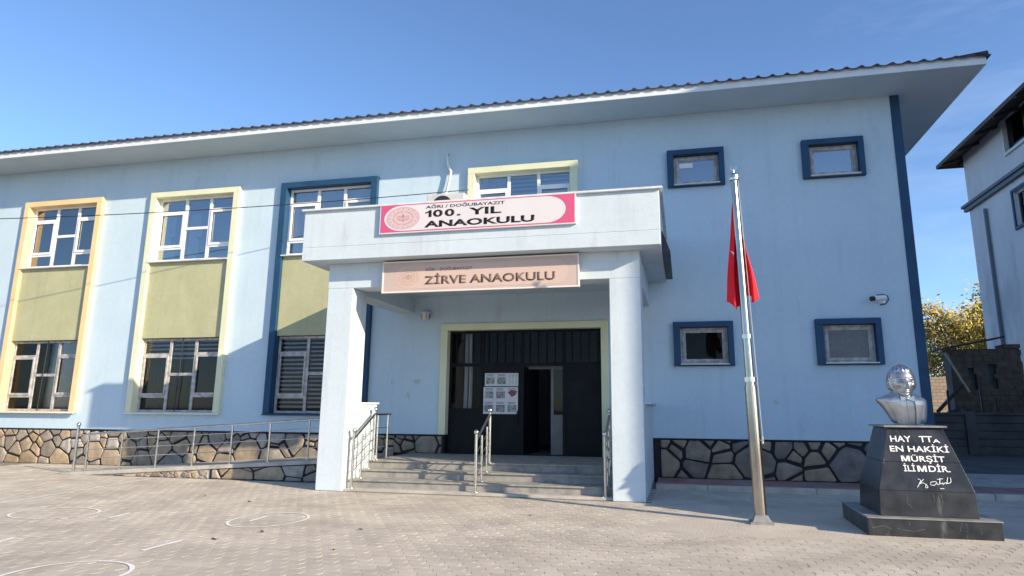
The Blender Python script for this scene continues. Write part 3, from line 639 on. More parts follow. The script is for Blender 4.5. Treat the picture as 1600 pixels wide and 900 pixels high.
# posters: flat printed sheets taped on the leaf
def poster(x0, x1, z0, z1, rows_, label):
    p = thing('poster', ((x0 + x1) / 2, yd, z0), label, 'poster', 'printed sheets on the door'); y = yd - .006
    mk('sheet', MB().box(x0, x1, y, y + .004, z0, z1), M['poster'], p)
    nC = 3; cw = (x1 - x0) / nC; ch = (z1 - z0) / rows_; rn = random.Random(rows_)
    for r in range(rows_):
        for c in range(nC):
            a, b = x0 + c * cw, x0 + (c + 1) * cw; t_ = z1 - r * ch; bo = t_ - ch
            if c: mk('fold_line', MB().quad((a - .003, y - .003, bo + .01), (a + .003, y - .003, bo + .01), (a + .003, y - .003, t_ - .01), (a - .003, y - .003, t_ - .01)), M['blind'], p)
            q = MB()
            if rows_ == 1 and c == 2:
                for j in range(3): xx = a + .06 + j * .075; q.quad((xx, y - .003, t_ - .085), (xx + .03, y - .003, t_ - .085), (xx + .03, y - .003, t_ - .045), (xx, y - .003, t_ - .045)); q.quad((xx + .008, y - .003, bo + .03), (xx + .02, y - .003, bo + .03), (xx + .02, y - .003, t_ - .1), (xx + .008, y - .003, t_ - .1))
                mk('print', q, M['print_a'], p)
            else:
                z_a, z_b = bo + .05, bo + ch * .68
                q.quad((a + cw * .12, y - .003, z_a), (b - cw * .12, y - .003, z_a), (b - cw * .12, y - .003, z_b), (a + cw * .12, y - .003, z_b)) if not (r == 0 and c == 2) else q.poly([(a + .03, y - .003, z_b - .02), (a + .10, y - .003, z_b - .09), (a + .13, y - .003, z_a + .03), (b - .05, y - .003, z_b - .08), (b - .02, y - .003, z_b + .01), (a + .12, y - .003, z_b + .03)]); mk('print', q, (M['print_a'] if (r + c) % 3 == 0 or rows_ == 1 else (M['print_c'] if (r == 0 and c == 2) else M['print_b'])), p)
                q = MB(); 
                for j in range(2): q.quad((a + cw * .15, y - .003, t_ - .045 - j * .028), (a + cw * rn.uniform(.6, .88), y - .003, t_ - .045 - j * .028), (a + cw * .85, y - .003, t_ - .034 - j * .028), (a + cw * .15, y - .003, t_ - .034 - j * .028))
                mk('heading', q, M['dark'], p)
poster(-4.665, -3.835, 2.085, 2.395, 1, 'narrow printed sheet of three pictures, upper one on the black door')
poster(-4.695, -3.84, 1.432, 2.062, 2, 'larger printed sheet of six pictures, lower one on the black door')

# ------------------------------------------------------------------ ramp
def rt(x): return max(0.0, min(.5, (x + 14.4) * .5 / 7.6))
ramp = thing('wheelchair_ramp', (-10.5, -1.05, 0), 'low concrete access ramp with stone faced side rising to the porch', 'ramp')
mb = MB(); N_ = 24
for k in range(N_):
    xa = -14.5 + 7.6 * k / N_; xb = -14.5 + 7.6 * (k + 1) / N_
    mb.hexa([(xa, -2.06, -.02), (xb, -2.06, -.02), (xb, -.002, -.02), (xa, -.002, -.02)], [(xa, -2.06, rt(xa) + .003), (xb, -2.06, rt(xb) + .003), (xb, -.002, rt(xb) + .003), (xa, -.002, rt(xa) + .003)])
mk('slab', mb, M['concrete'], ramp)
mb = MB()
for k in range(N_):
    xa = -14.3 + 7.31 * k / N_; xb = -14.3 + 7.31 * (k + 1) / N_
    mb.hexa([(xa, -2.13, rt(xa) - .06), (xb, -2.13, rt(xb) - .06), (xb, -1.93, rt(xb) - .06), (xa, -1.93, rt(xa) - .06)], [(xa, -2.13, rt(xa) + .02), (xb, -2.13, rt(xb) + .02), (xb, -1.93, rt(xb) + .02), (xa, -1.93, rt(xa) + .02)])
mk('edge_kerb', mb, M['concrete'], ramp)
mb = MB(); mb.hexa([(-13.4, -2.09, 0), (-6.99, -2.09, 0), (-6.99, -2.0, 0), (-13.4, -2.0, 0)], [(-13.4, -2.09, rt(-13.4) - .05), (-6.99, -2.09, rt(-6.99) - .05), (-6.99, -2.0, rt(-6.99) - .05), (-13.4, -2.0, rt(-13.4) - .05)])
sw = mk('side_facing', mb, M['concrete'], ramp)
mb = MB(); mb.hexa([(-10.3, -2.105, 0), (-6.99, -2.105, 0), (-6.99, -2.08, 0), (-10.3, -2.08, 0)], [(-10.3, -2.105, rt(-10.3) - .055), (-6.99, -2.105, rt(-6.99) - .055), (-6.99, -2.08, rt(-6.99) - .055), (-10.3, -2.08, rt(-10.3) - .055)])
mk('facing_mortar', mb, M['mortar'], ramp)
stones(-10.25, -7.0, .01, .46, -2.1, 4, .62, sw, M['stone'], joint=.012, thick=.02, topf=lambda x: rt(x) - .06)
stones(-13.3, -10.35, .005, .25, -2.088, 6, .26, sw, M['stone'], joint=.010, thick=.016, topf=lambda x: rt(x) - .055)
# ------------------------------------------------------------------ ledge at the foot of the right-hand wall
ledge = thing('raised_ledge', (4, -.7, 0), 'low red paved strip with concrete kerb along the wall foot', 'pavement', kind='structure')
mk('ledge_fill', MB().box(-.60, 10.5, -1.24, -.001, -.01, .07), M['concrete'], ledge); mk('ledge_fill', MB().box(5.05, 10.5, 0.001, 3.2, -.01, .075), M['concrete'], ledge)
x = -.60
while x < 10.4:
    mk('kerb_stone', MB().box(x + .004, x + .996, -1.40, -1.245, -.01, .105), M['concrete'], ledge, bev=.012); x += 1
slab_me = None
for i in range(27):
    for j in range(3):
        o_ = mk('paving_slab', MB().box(-.595 + i * .405, -.195 + i * .405, -1.235 + j * .405, -.835 + j * .405, .0705, .098 + random.uniform(-.002, .002)), M['red'], ledge)

# ------------------------------------------------------------------ handrails
def railing(name, label, posts, rails, tops, group=None, balls=()):
    r = thing(name, tuple(posts[0][0]), label, 'railing', group)
    for (a, b, rad) in posts: mk('post', MB().tube([a, b], rad, 10), M['steel'], r, smooth=False)
    for a, b in rails: mk('rail', MB().tube([a, b], .0095, 8), M['steel'], r)
    for pts in tops: mk('handrail', MB().tube(pts, .026, 10), M['steel'], r)
    for b in balls: mk('ball_cap', MB().ball(b, .048), M['steel'], r, smooth=True)
    for (a, b, rad) in posts: mk('foot_plate', MB().lathe((a[0], a[1], a[2]), [(1e-4, .012), (rad + .03, .012), (rad + .035, 0)], 12), M['steel'], r)
    return r
def stair_rail(xc, label, ret=0.0, pair=False):
    b0 = Vector((xc, -3.19, .05)); b1 = Vector((xc, -2.30, .50)); H = .98
    posts = [(b0, b0 + Vector((0, 0, H + .06)), .027), (Vector((xc, -2.83, .20)), Vector((xc, -2.83, .20 + .86)), .02), (Vector((xc, -2.50, .35)), Vector((xc, -2.50, .35 + .86)), .016), (b1, b1 + Vector((0, 0, H)), .024)]
    rails = []
    for k in (.25, .45, .65): rails.append((b0 + Vector((0, 0, k + .05)), b1 + Vector((0, 0, k))))
    tops = [[b0 + Vector((0, 0, H - .06)), b1 + Vector((0, 0, H - .03))]]; balls = [b0 + Vector((0, 0, H + .10)), b1 + Vector((0, 0, H + .05))]
    if ret:
        e = b1 + Vector((.0, ret, 0)); posts += [(b1 + Vector((0, .14, 0)), b1 + Vector((0, .14, H - .07)), .018), (e, e + Vector((0, 0, H - .05)), .02)]; tops.append([b1 + Vector((0, 0, H - .05)), e + Vector((0, .12, H - .05))])
        for k in (.25, .45, .65): rails.append((b1 + Vector((0, 0, k)), e + Vector((0, 0, k))))
    if pair: posts.append((b0 + Vector((-.14, .1, 0)), b0 + Vector((-.14, .1, H + .02)), .02))
    return railing('handrail', label, posts, rails, tops, 'stainless handrails on the entrance steps', balls)
stair_rail(-6.30, 'steel step handrail beside the left porch column', ret=.62, pair=True)
stair_rail(-3.80, 'steel step handrail in the middle of the steps')
stair_rail(-1.40, 'steel step handrail beside the right porch column')
PXR = [-12.79, -11.82, -10.86, -9.89, -8.94, -7.98]; YR = -2.02
posts = [(Vector((-14.06, YR, 0.0)), Vector((-14.08, YR, 1.09)), .032), (Vector((-13.73, YR, rt(-13.73))), Vector((-13.75, YR, .92)), .022)] + [(Vector((x, YR, rt(x) + .02)), Vector((x, YR, rt(x) + .86)), .022) for x in PXR]
xa, xb = -13.78, -7.0; tz = lambda x, k: rt(x) + .04 + k
rails = [(Vector((xa, YR, tz(xa, k) + .03)), Vector((xb, YR, tz(xb, k)))) for k in (.24, .44, .64)]
rails += [(Vector((-14.08, YR, z)), Vector((-13.76, YR, z))) for z in (.33, .53, .73, .90)]
railing('ramp_railing', 'long stainless steel railing along the ramp left of the porch', posts, rails, [[Vector((-13.76, YR, .91)), Vector((-12.79, YR, .98)), Vector((xb, YR, rt(xb) + .87))]], balls=[Vector((-14.08, YR, 1.13))])

# ------------------------------------------------------------------ signs
def emblem(p, cx, cz, rx, rz, y, line, fill, w=.006, ring=True):
    if fill: mk('emblem_disc', MB().poly([(cx + rx * math.cos(t) * .99, y, cz + rz * math.sin(t) * .99) for t in [k * math.pi / 32 for k in range(64)]]), fill, p)
    mb = MB(); y2 = y - .0015
    def rg(f, ww, a0=0, a1=64):
        for k in range(a0, a1):
            a, b = k * math.pi / 32, (k + 1) * math.pi / 32; o_ = f + ww / 2; i_ = f - ww / 2
            mb.quad((cx + rx * i_ * math.cos(a), y2, cz + rz * i_ * math.sin(a)), (cx + rx * i_ * math.cos(b), y2, cz + rz * i_ * math.sin(b)), (cx + rx * o_ * math.cos(b), y2, cz + rz * o_ * math.sin(b)), (cx + rx * o_ * math.cos(a), y2, cz + rz * o_ * math.sin(a)))
    rg(.97, .02)
    for k in range(16):                          # ring of sixteen small stars
        a = k * math.pi / 8 + math.pi / 2; sx, sz = cx + rx * .82 * math.cos(a), cz + rz * .82 * math.sin(a); pts = []
        for j in range(10): rr = .055 if j % 2 == 0 else .024; t = math.pi / 2 + j * math.pi / 5; pts.append((sx + rx * rr * math.cos(t), y2, sz + rz * rr * math.sin(t)))
        mb.poly(pts)
    for k in range(40):                          # lettering ring reads only as ticks at this size
        if k % 10 == 9: continue
        a = k * math.pi / 20; b = a + .07; mb.quad(*[(cx + rx * r_ * math.cos(t), y2, cz + rz * r_ * math.sin(t)) for r_, t in ((.54, a), (.54, b), (.62, b), (.62, a))])
    # open book with a flame
    for s in (-1, 1):
        mb.quad((cx, y2, cz - .24 * rz), (cx + s * .30 * rx, y2, cz - .17 * rz), (cx + s * .30 * rx, y2, cz - .14 * rz), (cx, y2, cz - .20 * rz))
        mb.quad((cx, y2, cz + .10 * rz), (cx + s * .30 * rx, y2, cz + .17 * rz), (cx + s * .30 * rx, y2, cz + .20 * rz), (cx, y2, cz + .14 * rz))
        mb.quad((cx + s * .30 * rx, y2, cz - .17 * rz), (cx + s * .33 * rx, y2, cz - .17 * rz), (cx + s * .33 * rx, y2, cz + .2 * rz), (cx + s * .30 * rx, y2, cz + .2 * rz))
        for q in (.1, .2): mb.quad((cx + s * q * rx, y2, cz - .15 * rz), (cx + s * (q + .02) * rx, y2, cz - .15 * rz), (cx + s * (q + .02) * rx, y2, cz + .1 * rz), (cx + s * q * rx, y2, cz + .1 * rz))
    mb.quad((cx - .015 * rx, y2, cz - .36 * rz), (cx + .015 * rx, y2, cz - .36 * rz), (cx + .02 * rx, y2, cz + .2 * rz), (cx - .02 * rx, y2, cz + .2 * rz))
    mb.poly([(cx - .06 * rx, y2, cz + .22 * rz), (cx, y2, cz + .17 * rz), (cx + .06 * rx, y2, cz + .22 * rz), (cx + .02 * rx, y2, cz + .33 * rz), (cx, y2, cz + .40 * rz)])
    mk('emblem', mb, line, p, recalc=False)
s1 = thing('school_sign', (-3.75, -3.78, 4.9), 'bright pink and white sign on the parapet reading 100. YIL ANAOKULU', 'sign')
mk('sign_box', MB().box(-5.70, -1.795, -3.785, -3.727, 4.90, 5.50), M['lightpink'], s1, bev=.004)
mk('pink_field', MB().quad((-5.675, -3.7875, 4.925), (-1.82, -3.7875, 4.925), (-1.82, -3.7875, 5.478), (-5.675, -3.7875, 5.478)), M['pink'], s1)
def pill(xa, xb, za, zb, y, rx):
    zc, rz_ = (za + zb) / 2, (zb - za) / 2; pts = []
    for k in range(25): t = -math.pi / 2 + math.pi * k / 24; pts.append((xb - rx + rx * math.cos(t), y, zc + rz_ * math.sin(t)))
    for k in range(25): t = math.pi / 2 + math.pi * k / 24; pts.append((xa + rx + rx * math.cos(t), y, zc + rz_ * math.sin(t)))
    return MB().poly(pts)
mk('white_field', pill(-5.60, -1.985, 4.945, 5.458, -3.789, .37), M['lightpink'], s1)
emblem(s1, -5.205, 5.20, .345, .225, -3.7905, M['emblemline'], M['emblempink'])
text('lettering', 'AĞRI / DOĞUBAYAZIT', -4.735, -3.15, 5.362, 5.442, -3.790, M['ink'], s1, bold=.012, depth=.002)
mk('lettering', MB().prism([(-4.675, 5.190), (-4.615, 5.190), (-4.615, 5.328), (-4.66, 5.328), (-4.70, 5.300), (-4.745, 5.288), (-4.745, 5.262), (-4.675, 5.280)], -3.792, -3.788), M['ink'], s1); text('lettering', '0', -4.585, -4.385, 5.185, 5.330, -3.790, M['ink'], s1, bold=.03, depth=.002); text('lettering', '0', -4.345, -4.145, 5.185, 5.330, -3.790, M['ink'], s1, bold=.03, depth=.002); mk('lettering', MB().box(-4.095, -4.03, -3.792, -3.788, 5.187, 5.215), M['ink'], s1)
text('lettering', 'YIL', -3.86, -3.215, 5.187, 5.327, -3.790, M['ink'], s1, bold=.03, depth=.002)
text('lettering', 'ANAOKULU', -4.755, -2.575, 4.983, 5.115, -3.790, M['ink'], s1, bold=.035, depth=.002)
s2 = thing('old_school_sign', (-3.75, -3.4, 3.8), 'faded salmon sign under the canopy reading ZİRVE ANAOKULU', 'sign')
mk('sign_box', MB().box(-5.74, -1.80, -3.45, -3.33, 3.79, 4.41), M['fadedsign'], s2)
fb = MB()
for q in ((-5.745, -1.795, 3.785, 3.812), (-5.745, -1.795, 4.388, 4.415), (-5.745, -5.715, 3.812, 4.388), (-1.825, -1.795, 3.812, 4.388)): fb.box(q[0], q[1], -3.458, -3.44, q[2], q[3])
mk('sign_edge', fb, M['fadededge'], s2)
mk('pale_field', pill(-5.45, -2.0, 3.86, 4.33, -3.4525, .26), M['fadedpill'], s2)
emblem(s2, -5.19, 4.09, .215, .17, -3.4545, M['fadedline'], None)
text('lettering', 'AĞRI - DOĞUBAYAZIT', -4.84, -3.87, 4.197, 4.275, -3.455, M['fadedink'], s2, depth=.002)
text('lettering', 'ZİRVE ANAOKULU', -4.85, -2.25, 3.93, 4.15, -3.455, M['fadedink'], s2, bold=.028, depth=.002)

# ------------------------------------------------------------------ small things on the walls
ac = thing('air_conditioner', (-5.45, -.4, 6.2), 'off white outdoor air conditioner unit above the pink sign', 'air conditioner')
mk('casing', MB().box(-6.02, -5.05, -.62, -.22, 6.12, 6.76), M['ac'], ac, bev=.02)
mk('fan_grille', MB().tube([(-5.62, -.60, 6.45), (-5.62, -.632, 6.45)], .26, 28), M['dark'], ac)
mk('side_cover', MB().box(-5.046, -4.97, -.58, -.26, 6.25, 6.6), M['ac'], ac, bev=.01)
for x in (-5.9, -5.2): mk('bracket', MB().box(x - .02, x + .02, -.62, -.001, 6.07, 6.115), M['steel'], ac)
mb = MB().tube([(-5.735, -.001, 8.02), (-5.735, -.09, 8.0), (-5.70, -.10, 7.72), (-5.61, -.10, 7.52), (-5.63, -.11, 7.30), (-5.70, -.12, 7.0), (-5.71, -.25, 6.80)], .035, 8)
mk('hose', mb, M['hose'], smooth=True, label='bent white insulated hose running down the wall to the air conditioner', cat='hose', base=(-5.7, 0, 6.8))
mk('hose', MB().tube([(-4.97, -.4, 6.5), (-4.85, -.3, 6.62), (-4.7, -.24, 6.60), (-4.56, -.2, 6.42), (-4.5, -.1, 6.3)], .028, 8), M['hose'], smooth=True, label='short white hose curling in front of the cream window surround', cat='hose', base=(-4.8, -.2, 6.5))
lamp = thing('wall_lamp', (-6.14, 0, 3.8), 'small round grey lantern on the porch wall left of the door', 'lamp')
mk('back_plate', MB().box(-6.2, -6.08, -.04, -.001, 3.74, 3.9), M['dark'], lamp); mk('lamp_body', MB().lathe((-6.14, -.15, 3.7), [(1e-4, 0), (.08, .01), (.10, .05), (.10, .14), (.12, .15), (.11, .19), (.05, .22), (1e-4, .22)], 14), M['coping'], lamp, smooth=True)
for k in range(6): t = k * math.pi / 3; mk('cage_bar', MB().tube([(-6.14 + .105 * math.cos(t), -.15 + .105 * math.sin(t), 3.71), (-6.14 + .105 * math.cos(t), -.15 + .105 * math.sin(t), 3.86)], .006, 6), M['dark'], lamp)
cc = thing('security_camera', (4.1, 0, 3.9), 'white bullet security camera on the wall above the right lower window', 'camera')
mk('mount', MB().box(4.16, 4.30, -.05, -.001, 3.82, 3.98), M['white'], cc, bev=.01); mk('arm', MB().tube([(4.23, -.05, 3.86), (4.2, -.13, 3.86)], .022, 8), M['white'], cc)
mk('camera_body', MB().tube([(4.27, -.16, 3.93), (4.03, -.24, 3.90)], .048, 12), M['white'], cc); mk('lens_hood', MB().tube([(4.03, -.24, 3.90), (3.955, -.266, 3.89)], .052, 12), M['dark'], cc)
mk('cable', MB().tube([(4.10, -.2, 3.98), (4.24, -.15, 4.0), (4.34, -.08, 3.97), (4.37, -.02, 3.89), (4.30, -.01, 3.81), (4.2, -.01, 3.79)], .010, 6), M['cable'], cc, smooth=True)
for (x, z, w_, h_, lb) in ((-7.02, 2.18, .035, .08, 'small hook shaped bare patch on the porch wall, leftmost of three'), (-6.36, 2.2, .13, .075, 'widest bare filler patch on the porch wall near the door'), (-6.58, 1.86, .06, .10, 'upright pale filler patch on the porch wall, lowest of three'), (1.956, 1.723, .07, .055, 'small dark scar on the shaded wall right of the flagpole')):
    mb = MB(); pts = []
    for k in range(14): t = 2 * math.pi * k / 14; r = random.Random(k + int(x * 10)).uniform(.45, 1.1); pts.append((x + w_ * r * math.cos(t), z + h_ * r * math.sin(t)))
    mk('wall_patch', MB().prism(pts, -.004, .0), M['plasterscar'], label=lb, cat='wall patch', base=(x, 0, z))
# overhead wires
def wire(a, b, sag, r, label):
    a, b = Vector(a), Vector(b); pts = [a.lerp(b, k / 30) - Vector((0, 0, sag * 4 * (k / 30) * (1 - k / 30))) for k in range(31)]
    mk('overhead_wire', MB().tube(pts, r, 6), M['cable'], label=label, cat='wire', base=tuple(a), smooth=True)
wire((-5.05, -.3, 6.93), (-24, -3.6, 6.28), .25, .011, 'thin black wire crossing the left windows to the air conditioner')

# ------------------------------------------------------------------ flagpole and flag
pole = thing('flagpole', (1.01, -5.0, 0), 'tall stainless steel flagpole standing on the yard', 'flagpole')
tb = Vector((1.012, -4.999, 0)); tt = Vector((.905, -4.98, 5.12)); pl = lambda z: tb.lerp(tt, z / 5.12)
mk('shaft', MB().tube([pl(.05), pl(1.0), pl(2.0), pl(2.001), pl(3.6), pl(5.12)], [.082, .078, .074, .066, .058, .048], 20), M['polesteel'], pole, smooth=False)
for p in D.objects[-1:] if False else []: pass
mk('collar', MB().tube([pl(1.98), pl(2.05)], .088, 16), M['steel'], pole); mk('collar', MB().tube([pl(2.62), pl(2.68)], .078, 16), M['steel'], pole)
mk('lower_sleeve', MB().tube([pl(.05), pl(1.92)], .0875, 20), M['polesteel'], pole)
mk('cleat', MB().tube([pl(1.15) + Vector((.10, -.06, -.05)), pl(1.15) + Vector((.10, -.06, .05))], .018, 8).tube([pl(1.15) + Vector((.03, -.03, 0)), pl(1.15) + Vector((.11, -.07, 0))], .012, 8), M['steel'], pole)
bx = .16; mb = MB(); c0 = pl(0)
mb.hexa([(c0.x - bx, c0.y - bx, 0), (c0.x + bx, c0.y - bx, 0), (c0.x + bx, c0.y + bx, 0), (c0.x - bx, c0.y + bx, 0)], [(c0.x - bx, c0.y - bx, .03), (c0.x + bx, c0.y - bx, .03), (c0.x + bx, c0.y + bx, .03), (c0.x - bx, c0.y + bx, .03)])
mb.hexa([(c0.x - .13, c0.y - .13, .03), (c0.x + .13, c0.y - .13, .03), (c0.x + .13, c0.y + .13, .03), (c0.x - .13, c0.y + .13, .03)], [(c0.x - .085, c0.y - .085, .12), (c0.x + .085, c0.y - .085, .12), (c0.x + .085, c0.y + .085, .12), (c0.x - .085, c0.y + .085, .12)])
mk('base_plate', mb, M['platesteel'], pole, bev=.004)
mk('halyard', MB().tube([pl(5.1) + Vector((.055, -.04, 0)), pl(3.0) + Vector((.085, -.05, 0)), pl(1.2) + Vector((.105, -.06, 0))], .003, 5), M['hose'], pole)
mk('cap', MB().lathe(pl(5.12), [(.05, -.02), (.075, -.01), (.08, .02), (.075, .07), (.05, .10), (.012, .12), (.012, .16), (1e-4, .16)], 16), M['steel'], pole)
mb = MB(); cc_ = pl(5.12) + Vector((0, 0, .20)); 
for k in range(14):
    t0 = math.radians(-140 + k * 20); t1 = t0 + math.radians(20); w0 = .018 * math.sin(math.pi * (k) / 14) + .002; w1 = .018 * math.sin(math.pi * (k + 1) / 14) + .002
    f_ = lambda t, r: (cc_.x + r * math.sin(t), cc_.y, cc_.z - r * math.cos(t))
    i = len(mb.v)
    for yy in (-.008, .008):
        for t, w in ((t0, w0), (t1, w1)):
            for sg in (-1, 1): q = f_(t, .042 + sg * w * .7); mb.v.append((q[0], q[1] + yy, q[2]))
    mb.f += [(i, i + 1, i + 3, i + 2), (i + 4, i + 6, i + 7, i + 5), (i + 1, i + 5, i + 7, i + 3), (i, i + 2, i + 6, i + 4)]
mk('crescent_finial', mb, M['steel'], pole)
# hanging flag: deep folds gathered round the pole
mb = MB(); NU, NV = 64, 40; zt_, zb_ = 4.88, 3.14
def flagp(u, v):
    # u 0..1 across the cloth, v 0..1 downwards
    z = zt_ - (zt_ - zb_) * v; wl = .02 + .215 * v ** .75; wr = .02 + .19 * max(0, (v - .12) / .88) ** .9
    x = -wl + (wl + wr) * u; amp = (.02 + .04 * v)
    y = amp * math.sin(u * 15.5 + 2.1 * v + .6) + .022 * math.sin(u * 33 + 6 * v) + .02 * math.sin(v * 9 + u * 5); x += .028 * v * math.sin(u * 22 + 4 * v) + .018 * math.sin(v * 7.5 + (2 if u > .5 else 0)) * v
    hem = .09 * math.sin(u * 9.5 + 2.2) * v ** 4 + (.16 * (u - .1) * v ** 4) + .02 * math.sin(u * 27) * v ** 5
    p = pl(z); return (p.x + x, p.y + .005 + y * (1) + .06, z + hem)
for j in range(NV + 1):
    for i in range(NU + 1): mb.v.append(flagp(i / NU, j / NV))
for j in range(NV):
    for i in range(NU): a = j * (NU + 1) + i; mb.f.append((a, a + 1, a + NU + 2, a + NU + 1))
flag = mk('flag', mb, M['redcloth'], smooth=True, label='red flag hanging in limp folds from the top of the flagpole', cat='flag', base=(.92, -4.98, 3.14))
sol = flag.modifiers.new('thick', 'SOLIDIFY'); sol.thickness = .004
mb = MB()                                    # the visible tip of the white crescent
for k in range(10):
    def cp(t, w): 
        u = .12 + .14 * math.sin(t) + w * .5; v = .60 - .085 * math.cos(t) ; p = flagp(u, v); return (p[0], p[1] - .012, p[2])
    t0 = .1 + k * .16; t1 = t0 + .16; w = .045 * math.sin(math.pi * k / 10) + .01; w2 = .045 * math.sin(math.pi * (k + 1) / 10) + .01
    mb.quad(cp(t0, -w), cp(t0, w), cp(t1, w2), cp(t1, -w2))
mk('crescent', mb, M['whiteprint'], flag)

# ------------------------------------------------------------------ memorial: plinth, inscription, bust
ped = thing('memorial_pedestal', (3.04, -4.9, 0), 'black marble pedestal with white Turkish inscription beside the flagpole', 'pedestal')
def frus(x0, x1, y0, y1, z0, X0, X1, Y0, Y1, z1): return MB().hexa([(x0, y0, z0), (x1, y0, z0), (x1, y1, z0), (x0, y1, z0)], [(X0, Y0, z1), (X1, Y0, z1), (X1, Y1, z1), (X0, Y1, z1)])
mk('foot_slab', MB().box(2.265, 3.81, -5.59, -4.15, 0, .215), M['black'], ped, bev=.006); mk('foot_top', MB().box(2.255, 3.82, -5.60, -4.14, .2155, .232), M['marbletop'], ped, bev=.004)
mk('lower_block', frus(2.46, 3.62, -5.45, -4.40, .2325, 2.475, 3.60, -5.44, -4.41, .553), M['black'], ped, bev=.004)
def lerp(a, b, t): return a + (b - a) * t
lo_ = (2.475, 3.60, -5.44, -4.41); hi_ = (2.717, 3.40, -5.15, -4.47); zc = .556; zh = 1.355
def lev(z): t = (z - zc) / (zh - zc); return [lerp(a, b, t) for a, b in zip(lo_, hi_)]
def band(za, zb, name):
    a, b = lev(za), lev(zb); return mk(name, frus(a[0], a[1], a[2], a[3], za, b[0], b[1], b[2], b[3], zb), M['black'], ped, bev=.003)
band(.556, .908, 'lower_panel'); band(.911, 1.355, 'upper_panel')
mk('cap_slab', MB().box(2.665, 3.445, -5.20, -4.42, 1.3555, 1.38), M['marbletop'], ped, bev=.003)
def slope(p):                                # lay lettering onto the battered front face
    t = (p.z - zc) / (zh - zc); return Vector((p.x, lerp(-5.44, -5.15, t) - .004, p.z))
def ptext(s, x0, x1, z0, z1, bold=.014, m=None): 
    text('lettering', s, x0, x1, z0, z1, -5.3, m or M['whiteprint'], ped, bold=bold, depth=0, xf=slope)
ptext('HAY', 2.728, 2.985, 1.165, 1.243); ptext('TT', 3.085, 3.245, 1.165, 1.243); ptext('A', 3.245, 3.335, 1.158, 1.205)
ptext('EN HAKİKİ', 2.70, 3.415, 1.038, 1.138); ptext('ÜRŞİT', 2.935, 3.34, .895, 1.012); ptext('İLİ', 2.82, 2.96, .792, .893); ptext('DİR.', 3.12, 3.375, .792, .893)
def letter_m(x0, x1, z0, z1):
    w = (x1 - x0) * .21; c = (x0 + x1) / 2; zt = z0 + (z1 - z0) * .30
    P = [(x0, z0), (x0 + w, z0), (x0 + w, z0 + (z1 - z0) * .62), (c - w * .42, z0), (c + w * .42, z0), (x1 - w, z0 + (z1 - z0) * .62), (x1 - w, z0), (x1, z0), (x1, z1), (x1 - w * 1.35, z1), (c, zt), (x0 + w * 1.35, z1), (x0, z1)]
    mk('lettering', MB().poly([slope(Vector((a, 0, b))) for a, b in P]), M['whiteprint'], ped, recalc=False)
letter_m(2.815, 2.92, .917, .988); letter_m(2.985, 3.095, .792, .866)
def sig(pts, r=.0045):
    P = [slope(Vector((a, 0, b))) + Vector((0, -.003, 0)) for a, b in pts]; Q = []
    for k in range(len(P) - 1):
        p0, p1, p2, p3 = P[max(0, k - 1)], P[k], P[k + 1], P[min(len(P) - 1, k + 2)]
        for j in range(5):
            t = j / 5; Q.append(.5 * ((2 * p1) + (-p0 + p2) * t + (2 * p0 - 5 * p1 + 4 * p2 - p3) * t * t + (-p0 + 3 * p1 - 3 * p2 + p3) * t ** 3))
    Q.append(P[-1]); mk('signature', MB().tube(Q, r, 6), M['whiteprint'], ped)
sig([(2.96, .70), (2.99, .685), (2.965, .64), (2.935, .60)]); sig([(3.03, .70), (2.97, .645), (3.01, .655), (3.05, .63), (3.06, .60), (3.03, .60), (3.05, .64)])
sig([(3.17, .675), (3.11, .665), (3.10, .635), (3.14, .63), (3.17, .655), (3.175, .67), (3.18, .64), (3.205, .65), (3.225, .72), (3.215, .65), (3.25, .66), (3.245, .64), (3.28, .665), (3.29, .65), (3.32, .73), (3.30, .66), (3.335, .665), (3.35, .69), (3.35, .725)])
sig([(3.19, .70), (3.26, .712)]); sig([(3.20, .59), (3.25, .592)])
rl = random.Random(9)
def run(pts, y, r=.0022):
    Q = []
    for (a, b), (c, d) in zip(pts[:-1], pts[1:]):
        for k in range(6): t = k / 6; Q.append((a + (c - a) * t + rl.gauss(0, .005), y, b + (d - b) * t + rl.gauss(0, .003)))
    mk('limescale_run', MB().tube(Q, [r * rl.uniform(.4, 1.6) for _ in Q], 5), M['vein'], ped)
for pts in ([(2.79, .50), (2.80, .44), (2.785, .40), (2.83, .36), (2.85, .33)], [(3.1, .53), (3.12, .46), (3.105, .42)], [(3.2, .52), (3.21, .40)]): run(pts, -5.449)
for pts in ([(2.30, .20), (2.33, .06), (2.32, .01)], [(2.32, .10), (2.45, .13), (2.55, .09)], [(2.75, .2), (2.76, .12)], [(2.6, .1), (2.8, .07), (2.95, .11)], [(3.34, .2), (3.33, .07)], [(3.4, .19), (3.42, .12), (3.39, .09)], [(3.55, .15), (3.57, .05)]): run(pts, -5.5905, .0018)

bust = thing('bust', (3.06, -4.85, 1.38), 'silver bust of a man in dinner jacket and bow tie on the black pedestal', 'bust')
BY = -4.86
def sm_(a, b, x): t = max(0, min(1, (x - a) / (b - a))); return t * t * (3 - 2 * t)
